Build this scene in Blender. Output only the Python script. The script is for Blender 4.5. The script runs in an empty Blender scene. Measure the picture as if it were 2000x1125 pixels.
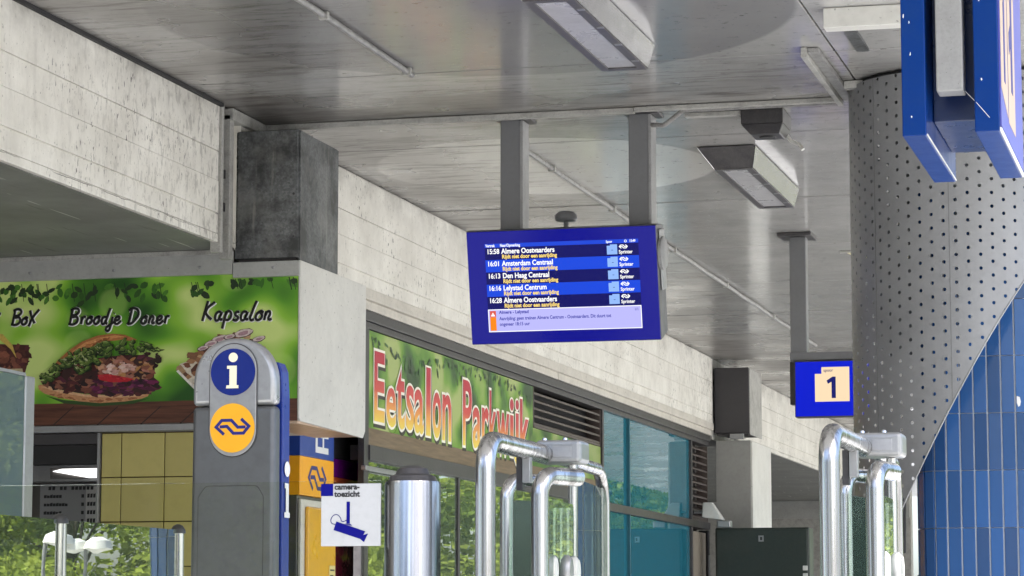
import bpy, bmesh, math, random
from mathutils import Vector, Matrix
random.seed(7)
SC = bpy.context.scene
COL = SC.collection
R = math.radians

# ------------------------------------------------------------------ camera
cam_d = bpy.data.cameras.new('camera')
cam = bpy.data.objects.new('camera', cam_d); COL.objects.link(cam)
cam_d.sensor_width = 36.0
cam_d.lens = 97.2
cam_d.clip_start = 0.05; cam_d.clip_end = 2000
cam.location = (0, 0, 1.6)
cam.rotation_euler = (R(90 + 7.0676), 0, R(14.6753))
SC.camera = cam

# ------------------------------------------------------------------ world, sun, exposure
SUN_AZ = (0.60, -0.58)          # horizontal direction from the scene towards the sun
SUN_EL = 50
W = bpy.data.worlds.new('World'); SC.world = W; W.use_nodes = True
nt = W.node_tree; nt.nodes.clear()
wo = nt.nodes.new('ShaderNodeOutputWorld'); bg = nt.nodes.new('ShaderNodeBackground')
sk = nt.nodes.new('ShaderNodeTexSky'); sk.sky_type = 'NISHITA'; sk.sun_disc = False
sk.sun_elevation = R(SUN_EL); sk.sun_rotation = math.atan2(SUN_AZ[0], SUN_AZ[1])
sk.air_density = 0.8; sk.dust_density = 2.6; sk.ozone_density = 1.0
bg.inputs['Strength'].default_value = 0.13
nt.links.new(sk.outputs[0], bg.inputs[0]); nt.links.new(bg.outputs[0], wo.inputs[0])
sd = bpy.data.lights.new('sun', 'SUN'); sd.energy = 4.8; sd.angle = R(0.6); sd.color = (1, 0.985, 0.96)
sun = bpy.data.objects.new('sun', sd); COL.objects.link(sun)
sv = Vector((SUN_AZ[0], SUN_AZ[1], 0)).normalized() * math.cos(R(SUN_EL)) + Vector((0, 0, math.sin(R(SUN_EL))))
sun.rotation_euler = sv.to_track_quat('Z', 'Y').to_euler()
sun.location = (-10, -20, 30)
EXPO = 1.92
SC.view_settings.view_transform = 'Standard'; SC.view_settings.look = 'None'
SC.view_settings.exposure = EXPO; SC.view_settings.gamma = 1
SC.view_settings.use_curve_mapping = False
EK = 1.0 / (2 ** EXPO)           # emission scale so that lit panels show their display colour
SC.cycles.use_denoising = True
SC.cycles.max_bounces = 10; SC.cycles.diffuse_bounces = 5; SC.cycles.glossy_bounces = 6
SC.cycles.transparent_max_bounces = 16; SC.cycles.transmission_bounces = 8
SC.cycles.sample_clamp_indirect = 6.0
SC.cycles.caustics_reflective = False; SC.cycles.caustics_refractive = False

# ------------------------------------------------------------------ node material helpers
MATS = {}
def srgb(r, g, b):
    f = lambda c: (c / 12.92 if c <= 0.04045 else ((c + 0.055) / 1.055) ** 2.4)
    return (f(r / 255), f(g / 255), f(b / 255), 1)
class NT:
    def __init__(s, name):
        s.m = bpy.data.materials.new(name); s.m.use_nodes = True
        s.t = s.m.node_tree; s.t.nodes.clear()
        s.out = s.n('ShaderNodeOutputMaterial')
        s.co = s.n('ShaderNodeTexCoord')
    def n(s, k, **kw):
        nd = s.t.nodes.new(k)
        for a, v in kw.items(): setattr(nd, a, v)
        return nd
    def l(s, a, b): s.t.links.new(a, b)
    def val(s, sock, v):
        if hasattr(v, 'is_output') or isinstance(v, bpy.types.NodeSocket): s.l(v, sock)
        else: sock.default_value = v
    def math(s, op, a, b=0.0, clamp=False):
        nd = s.n('ShaderNodeMath', operation=op); nd.use_clamp = clamp
        s.val(nd.inputs[0], a); s.val(nd.inputs[1], b); return nd.outputs[0]
    def mapc(s, scale=(1, 1, 1), loc=(0, 0, 0), rot=(0, 0, 0)):
        nd = s.n('ShaderNodeMapping'); s.l(s.co.outputs['Object'], nd.inputs[0])
        nd.inputs['Scale'].default_value = scale; nd.inputs['Location'].default_value = loc
        nd.inputs['Rotation'].default_value = rot
        return nd.outputs[0]
    def noise(s, scale=5, detail=4, rough=0.6, vec=None, dist=0.0):
        nd = s.n('ShaderNodeTexNoise'); nd.inputs['Scale'].default_value = scale
        nd.inputs['Detail'].default_value = detail; nd.inputs['Roughness'].default_value = rough
        nd.inputs['Distortion'].default_value = dist
        s.l(vec if vec is not None else s.co.outputs['Object'], nd.inputs['Vector'])
        return nd.outputs['Fac']
    def ramp(s, fac, stops, mode='LINEAR'):
        nd = s.n('ShaderNodeValToRGB'); s.val(nd.inputs[0], fac); nd.color_ramp.interpolation = mode
        el = nd.color_ramp.elements
        while len(el) < len(stops): el.new(0.5)
        for e, (p, c) in zip(el, stops):
            e.position = p; e.color = c if len(c) == 4 else (*c, 1)
        return nd.outputs[0]
    def step(s, fac, a, b):
        nd = s.n('ShaderNodeMapRange'); nd.clamp = True; s.val(nd.inputs[0], fac)
        nd.inputs[1].default_value = a; nd.inputs[2].default_value = b
        return nd.outputs[0]
    def mix(s, fac, a, b, blend='MIX'):
        nd = s.n('ShaderNodeMix', data_type='RGBA', blend_type=blend); nd.clamp_factor = True
        s.val(nd.inputs[0], fac); s.val(nd.inputs[6], a if not isinstance(a, tuple) or len(a) == 4 else (*a, 1))
        s.val(nd.inputs[7], b if not isinstance(b, tuple) or len(b) == 4 else (*b, 1))
        return nd.outputs[2]
    def sep(s):
        nd = s.n('ShaderNodeSeparateXYZ'); s.l(s.co.outputs['Object'], nd.inputs[0]); return nd.outputs
    def wsep(s):
        g = s.n('ShaderNodeNewGeometry'); nd = s.n('ShaderNodeSeparateXYZ'); s.l(g.outputs['Position'], nd.inputs[0]); return nd.outputs
    def bump(s, h, strength=0.3, dist=0.01):
        nd = s.n('ShaderNodeBump'); nd.inputs['Strength'].default_value = strength
        nd.inputs['Distance'].default_value = dist; s.l(h, nd.inputs['Height']); return nd.outputs[0]
    def pbsdf(s, col, rough=0.5, metal=0.0, normal=None, spec=None, coat=0.0, ior=None):
        p = s.n('ShaderNodeBsdfPrincipled')
        s.val(p.inputs['Base Color'], col if not isinstance(col, tuple) or len(col) == 4 else (*col, 1))
        s.val(p.inputs['Roughness'], rough); s.val(p.inputs['Metallic'], metal)
        if normal is not None: s.l(normal, p.inputs['Normal'])
        if spec is not None: p.inputs['Specular IOR Level'].default_value = spec
        if coat: p.inputs['Coat Weight'].default_value = coat; p.inputs['Coat Roughness'].default_value = 0.08
        if ior: p.inputs['IOR'].default_value = ior
        s.l(p.outputs[0], s.out.inputs[0]); return p

def paint(name, col, rough=0.45, dirt=0.25, dirt_col=(0.05, 0.045, 0.04), scale=6, metal=0.0, spec=None, coat=0.0, speck=0.0, bump=0.05):
    """weathered paint: two noise scales of grime, fine relief, optional dark specks"""
    k = NT(name)
    c = (*col, 1) if len(col) == 3 else col
    a = k.noise(scale, 6, 0.65); b = k.noise(scale * 9, 3, 0.6)
    d = k.math('MULTIPLY', k.step(a, 0.45, 0.8), dirt)
    base = k.mix(d, c, (*dirt_col, 1))
    base = k.mix(k.math('MULTIPLY', k.step(b, 0.45, 0.75), dirt * 0.5), base, (*dirt_col, 1))
    if speck:
        sp = k.step(k.noise(scale * 14, 2, 0.5), 0.70, 0.74)
        base = k.mix(k.math('MULTIPLY', sp, speck), base, (0.03, 0.028, 0.025, 1))
    rr = k.math('ADD', rough, k.math('MULTIPLY', k.math('SUBTRACT', a, 0.5), 0.25), True)
    k.pbsdf(base, rr, metal, k.bump(b, bump, 0.01) if bump else None, spec, coat)
    return k.m

def flat(name, col, rough=0.5, spec=None, metal=0.0):
    k = NT(name); n = k.noise(14, 4, 0.6)
    c = (*col, 1) if len(col) == 3 else col
    k.pbsdf(k.mix(k.math('MULTIPLY', k.step(n, 0.4, 0.8), 0.12), c, tuple(x * 0.6 for x in c[:3]) + (1,)), rough, metal, None, spec)
    return k.m

def emit(name, col, strength=1.0, base=(0.003, 0.003, 0.004), rough=0.25):
    k = NT(name)
    p = k.pbsdf(base, rough, 0, None, 0.12)
    p.inputs['Emission Color'].default_value = (*col[:3], 1)
    p.inputs['Emission Strength'].default_value = strength * EK
    return k.m

# ------------------------------------------------------------------ mesh helpers
class MB:
    def __init__(s): s.v = []; s.f = []; s.mi = []; s.c = []
    def _a(s, vs, fs, mi=0):
        o = len(s.v); s.v += [tuple(v) for v in vs]
        for f in fs: s.f.append([i + o for i in f]); s.mi.append(mi)
        return s
    def box(s, x0, x1, y0, y1, z0, z1, mi=0):
        vs = [(x, y, z) for z in (z0, z1) for y in (y0, y1) for x in (x0, x1)]
        return s._a(vs, [(0, 2, 3, 1), (4, 5, 7, 6), (0, 1, 5, 4), (2, 6, 7, 3), (0, 4, 6, 2), (1, 3, 7, 5)], mi)
    def prism(s, bot, top, mi=0):
        n = len(bot); s._a(list(bot) + list(top), [list(range(n))[::-1], [n + i for i in range(n)]] + [(i, (i + 1) % n, n + (i + 1) % n, n + i) for i in range(n)], mi); return s
    def extr(s, poly, axis, a, b, mi=0):
        """poly in the two other axes (in order), extruded along axis from a to b"""
        def P(p, t):
            if axis == 'x': return (t, p[0], p[1])
            if axis == 'y': return (p[0], t, p[1])
            return (p[0], p[1], t)
        return s.prism([P(p, a) for p in poly], [P(p, b) for p in poly], mi)
    def tube(s, pts, r, seg=16, cap=True, mi=0, r1=None):
        pts = [Vector(p) for p in pts]; n = len(pts); up = None; rings = []
        for i, p in enumerate(pts):
            t = (pts[min(i + 1, n - 1)] - pts[max(i - 1, 0)]).normalized()
            if up is None:
                up = Vector((0, 0, 1)) if abs(t.z) < 0.9 else Vector((1, 0, 0))
            a = t.cross(up).normalized(); b = a.cross(t).normalized(); up = b
            rr = r if r1 is None else r + (r1 - r) * i / (n - 1)
            rings.append([p + (a * math.cos(k * 2 * math.pi / seg) + b * math.sin(k * 2 * math.pi / seg)) * rr for k in range(seg)])
        vs = [v for rg in rings for v in rg]; fs = []
        for i in range(n - 1):
            for k in range(seg):
                k2 = (k + 1) % seg
                fs.append((i * seg + k, (i + 1) * seg + k, (i + 1) * seg + k2, i * seg + k2))
        if cap: fs.append(list(range(seg))); fs.append([(n - 1) * seg + k for k in range(seg)][::-1])
        return s._a(vs, fs, mi)
    def lathe(s, cx, cy, prof, seg=32, mi=0):
        vs = []; fs = []
        for (r, z) in prof:
            vs += [(cx + r * math.cos(k * 2 * math.pi / seg), cy + r * math.sin(k * 2 * math.pi / seg), z) for k in range(seg)]
        for i in range(len(prof) - 1):
            for k in range(seg):
                k2 = (k + 1) % seg; fs.append((i * seg + k, i * seg + k2, (i + 1) * seg + k2, (i + 1) * seg + k))
        fs.append(list(range(seg))[::-1]); fs.append([(len(prof) - 1) * seg + k for k in range(seg)])
        return s._a(vs, fs, mi)
    def obj(s, name, mats, parent=None, loc=None, smooth=False, bevel=0.0, local=False, seg=2, auto=40):
        """vertices are world coordinates unless local; the origin goes to the parent's base or to loc"""
        me = bpy.data.meshes.new(name)
        off = Vector((0, 0, 0))
        if not local:
            if parent is not None: off = base_of(parent)
            elif loc is not None: off = Vector(loc)
        me.from_pydata([tuple(Vector(v) - off) for v in s.v], [], s.f)
        if not isinstance(mats, (list, tuple)): mats = [mats]
        for m in mats: me.materials.append(m)
        for p, mi in zip(me.polygons, s.mi): p.material_index = mi
        bm = bmesh.new(); bm.from_mesh(me); bmesh.ops.recalc_face_normals(bm, faces=bm.faces); bm.to_mesh(me); bm.free()
        if smooth:
            for p in me.polygons: p.use_smooth = True
            try: me.set_sharp_from_angle(angle=R(auto))
            except Exception: pass
        o = bpy.data.objects.new(name, me); COL.objects.link(o)
        if parent is not None: o.parent = parent
        elif loc is not None and not local: o.location = loc
        if bevel:
            b = o.modifiers.new('bevel', 'BEVEL'); b.width = bevel; b.segments = seg; b.limit_method = 'ANGLE'; b.angle_limit = R(35)
        return o

def base_of(o):
    v = Vector((0, 0, 0))
    while o is not None: v = v + Vector(o.location); o = o.parent
    return v
def thing(name, label, cat, loc=(0, 0, 0), group=None, rot=None):
    o = bpy.data.objects.new(name, None); COL.objects.link(o); o.location = loc
    o.empty_display_size = 0.2
    if rot: o.rotation_euler = rot
    o['label'] = label; o['category'] = cat
    if group: o['group'] = group
    return o
def tag(o, label, cat, group=None):
    o['label'] = label; o['category'] = cat
    if group: o['group'] = group
    return o
def struct(o): o['kind'] = 'structure'; return o
def copy_tree(o, parent=None):
    c = o.copy(); COL.objects.link(c)
    if parent is not None: c.parent = parent
    for ch in list(o.children): copy_tree(ch, c)
    return c

def bend_path(corners, r, n=7):
    """polyline with rounded corners"""
    P = [Vector(c) for c in corners]; out = [P[0]]
    for i in range(1, len(P) - 1):
        a, b, c = P[i - 1], P[i], P[i + 1]
        d1 = (a - b).normalized(); d2 = (c - b).normalized()
        ang = d1.angle(d2); t = r / math.tan(ang / 2)
        s0 = b + d1 * t; s1 = b + d2 * t
        cen = b + (d1 + d2).normalized() * (r / math.sin(ang / 2))
        v0 = s0 - cen; v1 = s1 - cen; tot = v0.angle(v1)
        for k in range(n + 1):
            f = k / n
            w = (v0 * math.sin((1 - f) * tot) + v1 * math.sin(f * tot)) / math.sin(tot)
            out.append(cen + w)
    out.append(P[-1]); return out

# text and line art -> meshes (flat print).  M4 places x-right, y-up art in the scene
def frame(o, ux, uy):
    ux = Vector(ux).normalized(); uy = Vector(uy).normalized(); n = ux.cross(uy)
    m = Matrix((ux, uy, n)).transposed().to_4x4(); m.translation = Vector(o); return m
def curve_to_obj(cu, name, mat, parent, mtx):
    t = bpy.data.objects.new('tmp_art', cu); COL.objects.link(t)
    dg = bpy.context.evaluated_depsgraph_get(); dg.update()
    me = bpy.data.meshes.new_from_object(t.evaluated_get(dg))
    bpy.data.objects.remove(t); bpy.data.curves.remove(cu)
    me.name = name; me.transform(mtx)
    me.materials.clear(); me.materials.append(mat)
    o = bpy.data.objects.new(name, me); COL.objects.link(o)
    if parent is not None: o.parent = parent
    return o
def text(s, size, mat, parent, o, ux, uy, name='lettering', sx=1.0, bold=0.0, align='LEFT', shear=0.0, depth=0.0006, dz=0.0):
    cu = bpy.data.curves.new('txt', 'FONT'); cu.body = s; cu.size = size; cu.align_x = align
    cu.offset = bold * size; cu.extrude = depth; cu.shear = shear; cu.resolution_u = 3
    m = frame(o, ux, uy) @ Matrix.Translation((0, 0, dz)) @ Matrix.Diagonal((sx, 1, 1, 1))
    return curve_to_obj(cu, name, mat, parent, m)
def strokes(lines, width, mat, parent, mtx, name='lettering', flat_k=0.12, bez=True):
    cu = bpy.data.curves.new('ink', 'CURVE'); cu.dimensions = '3D'
    cu.bevel_depth = width / 2; cu.bevel_resolution = 1; cu.resolution_u = 4; cu.use_fill_caps = True
    for ln in lines:
        if bez and len(ln) > 2:
            sp = cu.splines.new('BEZIER'); sp.bezier_points.add(len(ln) - 1)
            for bp, p in zip(sp.bezier_points, ln):
                bp.co = (p[0], p[1], 0); bp.handle_left_type = bp.handle_right_type = 'AUTO'
        else:
            sp = cu.splines.new('POLY'); sp.points.add(len(ln) - 1)
            for bp, p in zip(sp.points, ln): bp.co = (p[0], p[1], 0, 1)
    return curve_to_obj(cu, name, mat, parent, mtx @ Matrix.Diagonal((1, 1, flat_k, 1)))
def ribbon(pts, w):
    """mitred flat band along a polyline -> list of quads"""
    P = [Vector(p) for p in pts]; L = []; Rr = []
    for i, p in enumerate(P):
        d0 = (p - P[i - 1]).normalized() if i else (P[1] - p).normalized()
        d1 = (P[i + 1] - p).normalized() if i < len(P) - 1 else d0
        n0 = Vector((-d0.y, d0.x)); n1 = Vector((-d1.y, d1.x)); m = (n0 + n1).normalized()
        k = w / 2 / max(0.35, m.dot(n0)); L.append(p + m * k); Rr.append(p - m * k)
    return [[L[i], L[i + 1], Rr[i + 1], Rr[i]] for i in range(len(P) - 1)]
def polys(pl, mat, parent, mtx, name, depth=0.0008):
    """flat coloured shapes as thin slabs"""
    b = MB()
    for p in pl:
        p = [Vector((q[0], q[1], 0)) for q in p]
        b.prism([mtx @ (q) for q in p], [mtx @ (q + Vector((0, 0, depth))) for q in p])
    return b.obj(name, mat, parent, local=True)
def ngon(cx, cy, rx, ry=None, n=28, a0=0, a1=2 * math.pi):
    ry = ry or rx
    full = abs(a1 - a0 - 2 * math.pi) < 1e-6
    m = n if full else n + 1
    return [(cx + rx * math.cos(a0 + (a1 - a0) * k / n), cy + ry * math.sin(a0 + (a1 - a0) * k / n)) for k in range(m)]
def print_mesh(pl, parent, mtx, name, mat, step=0.00003):
    """layered flat print: list of (points, colour); colour goes to a colour attribute"""
    me = bpy.data.meshes.new(name); vs = []; fs = []; cs = []
    for i, (p, c) in enumerate(pl):
        o = len(vs); vs += [tuple(mtx @ Vector((q[0], q[1], 0.0004 + i * step))) for q in p]
        fs.append(list(range(o, o + len(p)))); cs.append(c)
    me.from_pydata(vs, [], fs); me.materials.append(mat)
    at = me.color_attributes.new('ink', 'FLOAT_COLOR', 'CORNER'); k = 0
    for p, c in zip(me.polygons, cs):
        for _ in p.loop_indices: at.data[k].color = (*c[:3], 1); k += 1
    o = bpy.data.objects.new(name, me); COL.objects.link(o); o.parent = parent; return o

def ns_logo(cx, cy, w, mat, parent, mtx, name='logo', t=0.055):
    s = w / 163.0
    A = [(200, 557), (160, 522), (188, 491), (236, 491), (268, 524), (306, 523)]
    B = [(284, 485), (323, 520), (296, 552), (246, 552), (214, 519), (178, 521)]
    q = []
    for L in (A, B): q += ribbon([((x - 241.5) * s + cx, (521 - y) * s + cy) for x, y in L], t * w)
    # give touching quads slightly different thickness through separate slabs
    return polys(q, mat, parent, mtx, name, 0.0008)

# ------------------------------------------------------------------ materials
# painted, board-marked concrete of the beams
def concrete_mat():
    k = NT('painted_concrete'); x, y, z = k.wsep()
    base = k.ramp(k.noise(2.2, 6, 0.7), [(0.3, srgb(206, 203, 194)), (0.7, srgb(238, 236, 228))])
    # pits and drips, longer than wide, in clusters
    pit = k.noise(1.0, 3, 0.6, k.mapc((48, 42, 18)))
    clus = k.step(k.noise(1.6, 3, 0.6), 0.46, 0.60)
    pm_ = k.math('MULTIPLY', k.step(pit, 0.615, 0.655), clus)
    base = k.mix(k.math('MULTIPLY', pm_, 0.85), base, srgb(58, 54, 50))
    pit2 = k.step(k.noise(1.0, 2, 0.5, k.mapc((70, 70, 42), (3, 1, 2))), 0.70, 0.72)
    base = k.mix(k.math('MULTIPLY', pit2, 0.7), base, srgb(70, 66, 60))
    # soot under the ceiling, in irregular tongues
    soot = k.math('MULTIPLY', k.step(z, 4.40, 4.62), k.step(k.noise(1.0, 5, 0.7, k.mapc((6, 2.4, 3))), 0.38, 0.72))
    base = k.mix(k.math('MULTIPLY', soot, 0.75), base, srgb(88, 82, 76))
    st = k.step(k.noise(1.0, 5, 0.65, k.mapc((9, 9, 0.8))), 0.55, 0.8)
    base = k.mix(k.math('MULTIPLY', st, 0.20), base, srgb(120, 113, 104))
    ed = k.math('MULTIPLY', k.step(k.math('MODULO', k.math('ADD', y, 0.6), 15.3), 12.2, 15.0), k.step(k.noise(1.0, 5, 0.7, k.mapc((20, 22, 9))), 0.52, 0.60))
    base = k.mix(k.math('MULTIPLY', ed, 0.38), base, srgb(74, 68, 60))
    # chipped lip along the lower edge
    lip = k.math('SUBTRACT', z, k.math('ADD', 3.815, k.math('MULTIPLY', k.noise(1.0, 6, 0.7, k.mapc((1, 3.2, 0))), 0.045)))
    ln = k.math('MULTIPLY', k.step(k.math('ABSOLUTE', lip), 0.0032, 0.0012), k.step(k.noise(1.0, 3, 0.5, k.mapc((1, 1.7, 0), (0, 4, 0))), 0.44, 0.54))
    base = k.mix(k.math('MULTIPLY', ln, 0.8), base, srgb(70, 66, 60))
    h = k.math('SUBTRACT', k.noise(1.0, 5, 0.6, k.mapc((40, 8, 40))), k.math('MULTIPLY', pm_, 1.2))
    k.pbsdf(base, 0.62, 0, k.bump(h, 0.35, 0.004))
    return k.m
def ceiling_mat():
    k = NT('ceiling_paint'); x, y, z = k.sep()
    base = k.ramp(k.noise(1.3, 6, 0.7), [(0.25, srgb(146, 145, 144)), (0.75, srgb(184, 183, 180))])
    # two round patches, one greyer and one paler
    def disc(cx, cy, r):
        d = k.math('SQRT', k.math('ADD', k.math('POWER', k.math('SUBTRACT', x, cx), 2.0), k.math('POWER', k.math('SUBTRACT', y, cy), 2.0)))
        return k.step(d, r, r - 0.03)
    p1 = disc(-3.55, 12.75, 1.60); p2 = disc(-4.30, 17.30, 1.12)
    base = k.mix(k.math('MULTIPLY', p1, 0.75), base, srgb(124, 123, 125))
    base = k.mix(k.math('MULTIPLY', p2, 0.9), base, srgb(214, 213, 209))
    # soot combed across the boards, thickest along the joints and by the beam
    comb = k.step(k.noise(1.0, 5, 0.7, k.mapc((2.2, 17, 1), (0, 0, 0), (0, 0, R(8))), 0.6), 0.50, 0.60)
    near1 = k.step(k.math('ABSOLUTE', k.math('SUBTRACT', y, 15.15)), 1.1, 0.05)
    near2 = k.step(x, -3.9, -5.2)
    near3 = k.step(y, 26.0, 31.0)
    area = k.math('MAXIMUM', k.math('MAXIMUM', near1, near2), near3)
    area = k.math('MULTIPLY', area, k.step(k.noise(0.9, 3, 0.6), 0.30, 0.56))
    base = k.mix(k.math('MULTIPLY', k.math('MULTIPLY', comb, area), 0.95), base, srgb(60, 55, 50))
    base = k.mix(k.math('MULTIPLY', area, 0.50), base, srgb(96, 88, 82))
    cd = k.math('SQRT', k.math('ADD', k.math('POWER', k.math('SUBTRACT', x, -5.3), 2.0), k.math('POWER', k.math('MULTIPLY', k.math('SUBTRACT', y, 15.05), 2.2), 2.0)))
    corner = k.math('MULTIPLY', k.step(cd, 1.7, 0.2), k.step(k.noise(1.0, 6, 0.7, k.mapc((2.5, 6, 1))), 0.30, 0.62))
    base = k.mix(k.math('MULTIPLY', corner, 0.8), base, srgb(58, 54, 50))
    nick = k.step(k.noise(1.0, 2, 0.5, k.mapc((16, 60, 1), (5, 2, 0), (0, 0, R(-6)))), 0.68, 0.71)
    base = k.mix(k.math('MULTIPLY', nick, 0.8), base, srgb(70, 66, 62))
    rr = k.math('ADD', 0.13, k.math('MULTIPLY', area, 0.22))
    wav = k.noise(1.0, 3, 0.5, k.mapc((1.2, 3.0, 1)))
    fine = k.noise(1.0, 3, 0.5, k.mapc((20, 90, 1)))
    k.pbsdf(base, rr, 0, k.bump(k.math('ADD', wav, k.math('MULTIPLY', fine, 0.06)), 0.14, 0.012), 0.9)
    return k.m
def soffit_mat():
    k = NT('soffit_paint')
    base = k.ramp(k.noise(1.6, 6, 0.7), [(0.3, srgb(112, 113, 108)), (0.7, srgb(140, 141, 136))])
    sc_ = k.step(k.noise(1.0, 2, 0.5, k.mapc((34, 1.6, 1))), 0.70, 0.715)
    base = k.mix(k.math('MULTIPLY', sc_, 0.8), base, srgb(214, 214, 208))
    d = k.step(k.noise(1.0, 4, 0.6, k.mapc((20, 1.1, 1), (4, 0, 0))), 0.66, 0.7)
    base = k.mix(k.math('MULTIPLY', d, 0.6), base, srgb(66, 64, 60))
    k.pbsdf(base, 0.5, 0, k.bump(k.noise(1.0, 4, 0.6, k.mapc((20, 3, 1))), 0.3, 0.006))
    return k.m
def galv_mat():
    k = NT('galvanised_sheet')
    v = k.n('ShaderNodeTexVoronoi'); v.inputs['Scale'].default_value = 85; k.l(k.co.outputs['Object'], v.inputs['Vector'])
    sp = k.n('ShaderNodeSeparateColor'); k.l(v.outputs['Color'], sp.inputs[0])
    base = k.mix(k.math('MULTIPLY', sp.outputs[0], 0.38), srgb(92, 94, 95), srgb(150, 153, 154))
    base = k.mix(k.step(k.noise(4.2, 7, 0.72), 0.44, 0.60), base, srgb(66, 67, 67))
    base = k.mix(k.math('MULTIPLY', k.step(k.noise(2.3, 6, 0.7, k.mapc((1, 1, 1), (4, 2, 7))), 0.52, 0.64), 0.35), base, srgb(150, 150, 147))
    st = k.step(k.noise(1.0, 5, 0.65, k.mapc((14, 14, 1.1))), 0.62, 0.76)
    base = k.mix(k.math('MULTIPLY', st, 0.55), base, srgb(160, 158, 152))
    k.pbsdf(base, 0.48, 0.55, k.bump(k.noise(7, 4, 0.6), 0.25, 0.006))
    return k.m
def steel_mat():
    k = NT('brushed_stainless')
    n = k.noise(1.0, 3, 0.6, k.mapc((60, 60, 2.0))); d = k.noise(9, 5, 0.6)
    base = k.mix(k.math('MULTIPLY', k.step(d, 0.5, 0.8), 0.35), (0.56, 0.56, 0.56, 1), (0.36, 0.35, 0.34, 1))
    base = k.mix(k.math('MULTIPLY', k.step(k.noise(1.0, 3, 0.6, k.mapc((30, 30, 0.35))), 0.46, 0.56), 0.8), base, (0.22, 0.215, 0.21, 1))  # dark upright streaks in the colour imitate reflections of upright things
    k.pbsdf(base, k.math('ADD', 0.15, k.math('MULTIPLY', n, 0.20)), 1.0, k.bump(k.noise(1.0, 2, 0.5, k.mapc((38, 38, 0.3))), 0.30, 0.006))
    return k.m
def glass_mat(name, tint, refl=1.5, rough=0.0, base=None, body=0.0, bend=0.0):
    """architectural glass: fresnel mirror over a tinted see-through sheet (plus a little body colour for film and for haze on reflections)"""
    k = NT(name)
    fr = k.n('ShaderNodeFresnel'); fr.inputs['IOR'].default_value = refl
    tr = k.n('ShaderNodeBsdfTransparent'); tr.inputs[0].default_value = (*tint, 1)
    gl = k.n('ShaderNodeBsdfGlossy'); gl.inputs['Roughness'].default_value = rough
    gl.inputs[0].default_value = (0.96, 1.0, 0.97, 1)
    if bend:
        k.l(k.bump(k.noise(1.0, 2, 0.5, k.mapc((2, 2.2, 3.0))), bend, 0.02), gl.inputs['Normal'])
    mx = k.n('ShaderNodeMixShader'); k.l(fr.outputs[0], mx.inputs[0])
    lo = tr.outputs[0]
    if body:
        df = k.n('ShaderNodeBsdfDiffuse'); df.inputs[0].default_value = (*base, 1)
        m2 = k.n('ShaderNodeMixShader'); m2.inputs[0].default_value = body
        k.l(tr.outputs[0], m2.inputs[1]); k.l(df.outputs[0], m2.inputs[2]); lo = m2.outputs[0]
    k.l(lo, mx.inputs[1]); k.l(gl.outputs[0], mx.inputs[2]); k.l(mx.outputs[0], k.out.inputs[0])
    return k.m
def ink_mat():
    k = NT('printing_ink'); a = k.n('ShaderNodeAttribute'); a.attribute_name = 'ink'
    n = k.noise(60, 4, 0.6)
    k.pbsdf(k.mix(k.math('MULTIPLY', k.step(n, 0.35, 0.75), 0.35), a.outputs['Color'], (0.03, 0.02, 0.015, 1)), 0.35, 0, None, 0.4)
    return k.m
def bokeh_mat(name, off, dark=1.0):
    """printed leafy blur: soft blobs of yellow green to deep green"""
    k = NT(name)
    n1 = k.noise(1.0, 1.2, 0.45, k.mapc((2.6, 2.6, 3.2), off)); n2 = k.noise(1.0, 1.0, 0.4, k.mapc((1.1, 1.1, 1.3), (off[0] + 7, off[1], off[2])))
    f = k.math('ADD', k.math('MULTIPLY', n1, 0.62), k.math('MULTIPLY', n2, 0.42))
    s = lambda r, g, b: tuple(c * dark for c in srgb(r, g, b)[:3]) + (1,)
    base = k.ramp(f, [(0.38, s(36, 84, 26)), (0.46, s(88, 150, 40)), (0.53, s(142, 196, 62)), (0.60, s(206, 226, 136))])
    v = k.n('ShaderNodeTexVoronoi'); v.inputs['Scale'].default_value = 3.1; v.inputs['Randomness'].default_value = 1.0
    k.l(k.mapc((1, 1, 1), off), v.inputs['Vector'])
    ds = k.math('MULTIPLY', k.step(v.outputs['Distance'], 0.34, 0.27), 0.22)
    base = k.mix(ds, base, s(196, 224, 128))
    k.pbsdf(base, 0.35, 0, None, 0.4)
    return k.m
def wood_print_mat(name, c0, c1):
    k = NT(name)
    n = k.noise(1.0, 5, 0.6, k.mapc((3, 3, 46), (0, 0, 0), (0, R(-24), 0)))
    k.pbsdf(k.mix(k.step(n, 0.3, 0.7), c0, c1), 0.35, 0, None, 0.4)
    return k.m
def tile_mat(name, c, vary, rough=0.12):
    k = NT(name); oi = k.n('ShaderNodeObjectInfo')
    hv = k.math('ADD', 1.0 - vary / 2, k.math('MULTIPLY', oi.outputs['Random'], vary))
    mm = k.n('ShaderNodeMix', data_type='RGBA', blend_type='MULTIPLY'); mm.inputs[0].default_value = 1.0
    mm.inputs[6].default_value = (*c[:3], 1)
    cc = k.n('ShaderNodeCombineColor'); [k.l(hv, cc.inputs[i]) for i in range(3)]
    k.l(cc.outputs[0], mm.inputs[7])
    n = k.noise(9, 4, 0.6)
    base = k.mix(k.math('MULTIPLY', k.step(n, 0.5, 0.85), 0.25), mm.outputs[2], tuple(v * 0.55 for v in c[:3]) + (1,))
    k.pbsdf(base, rough, 0, k.bump(k.noise(3.5, 2, 0.5), 0.12, 0.01), 0.5)
    return k.m

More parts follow.
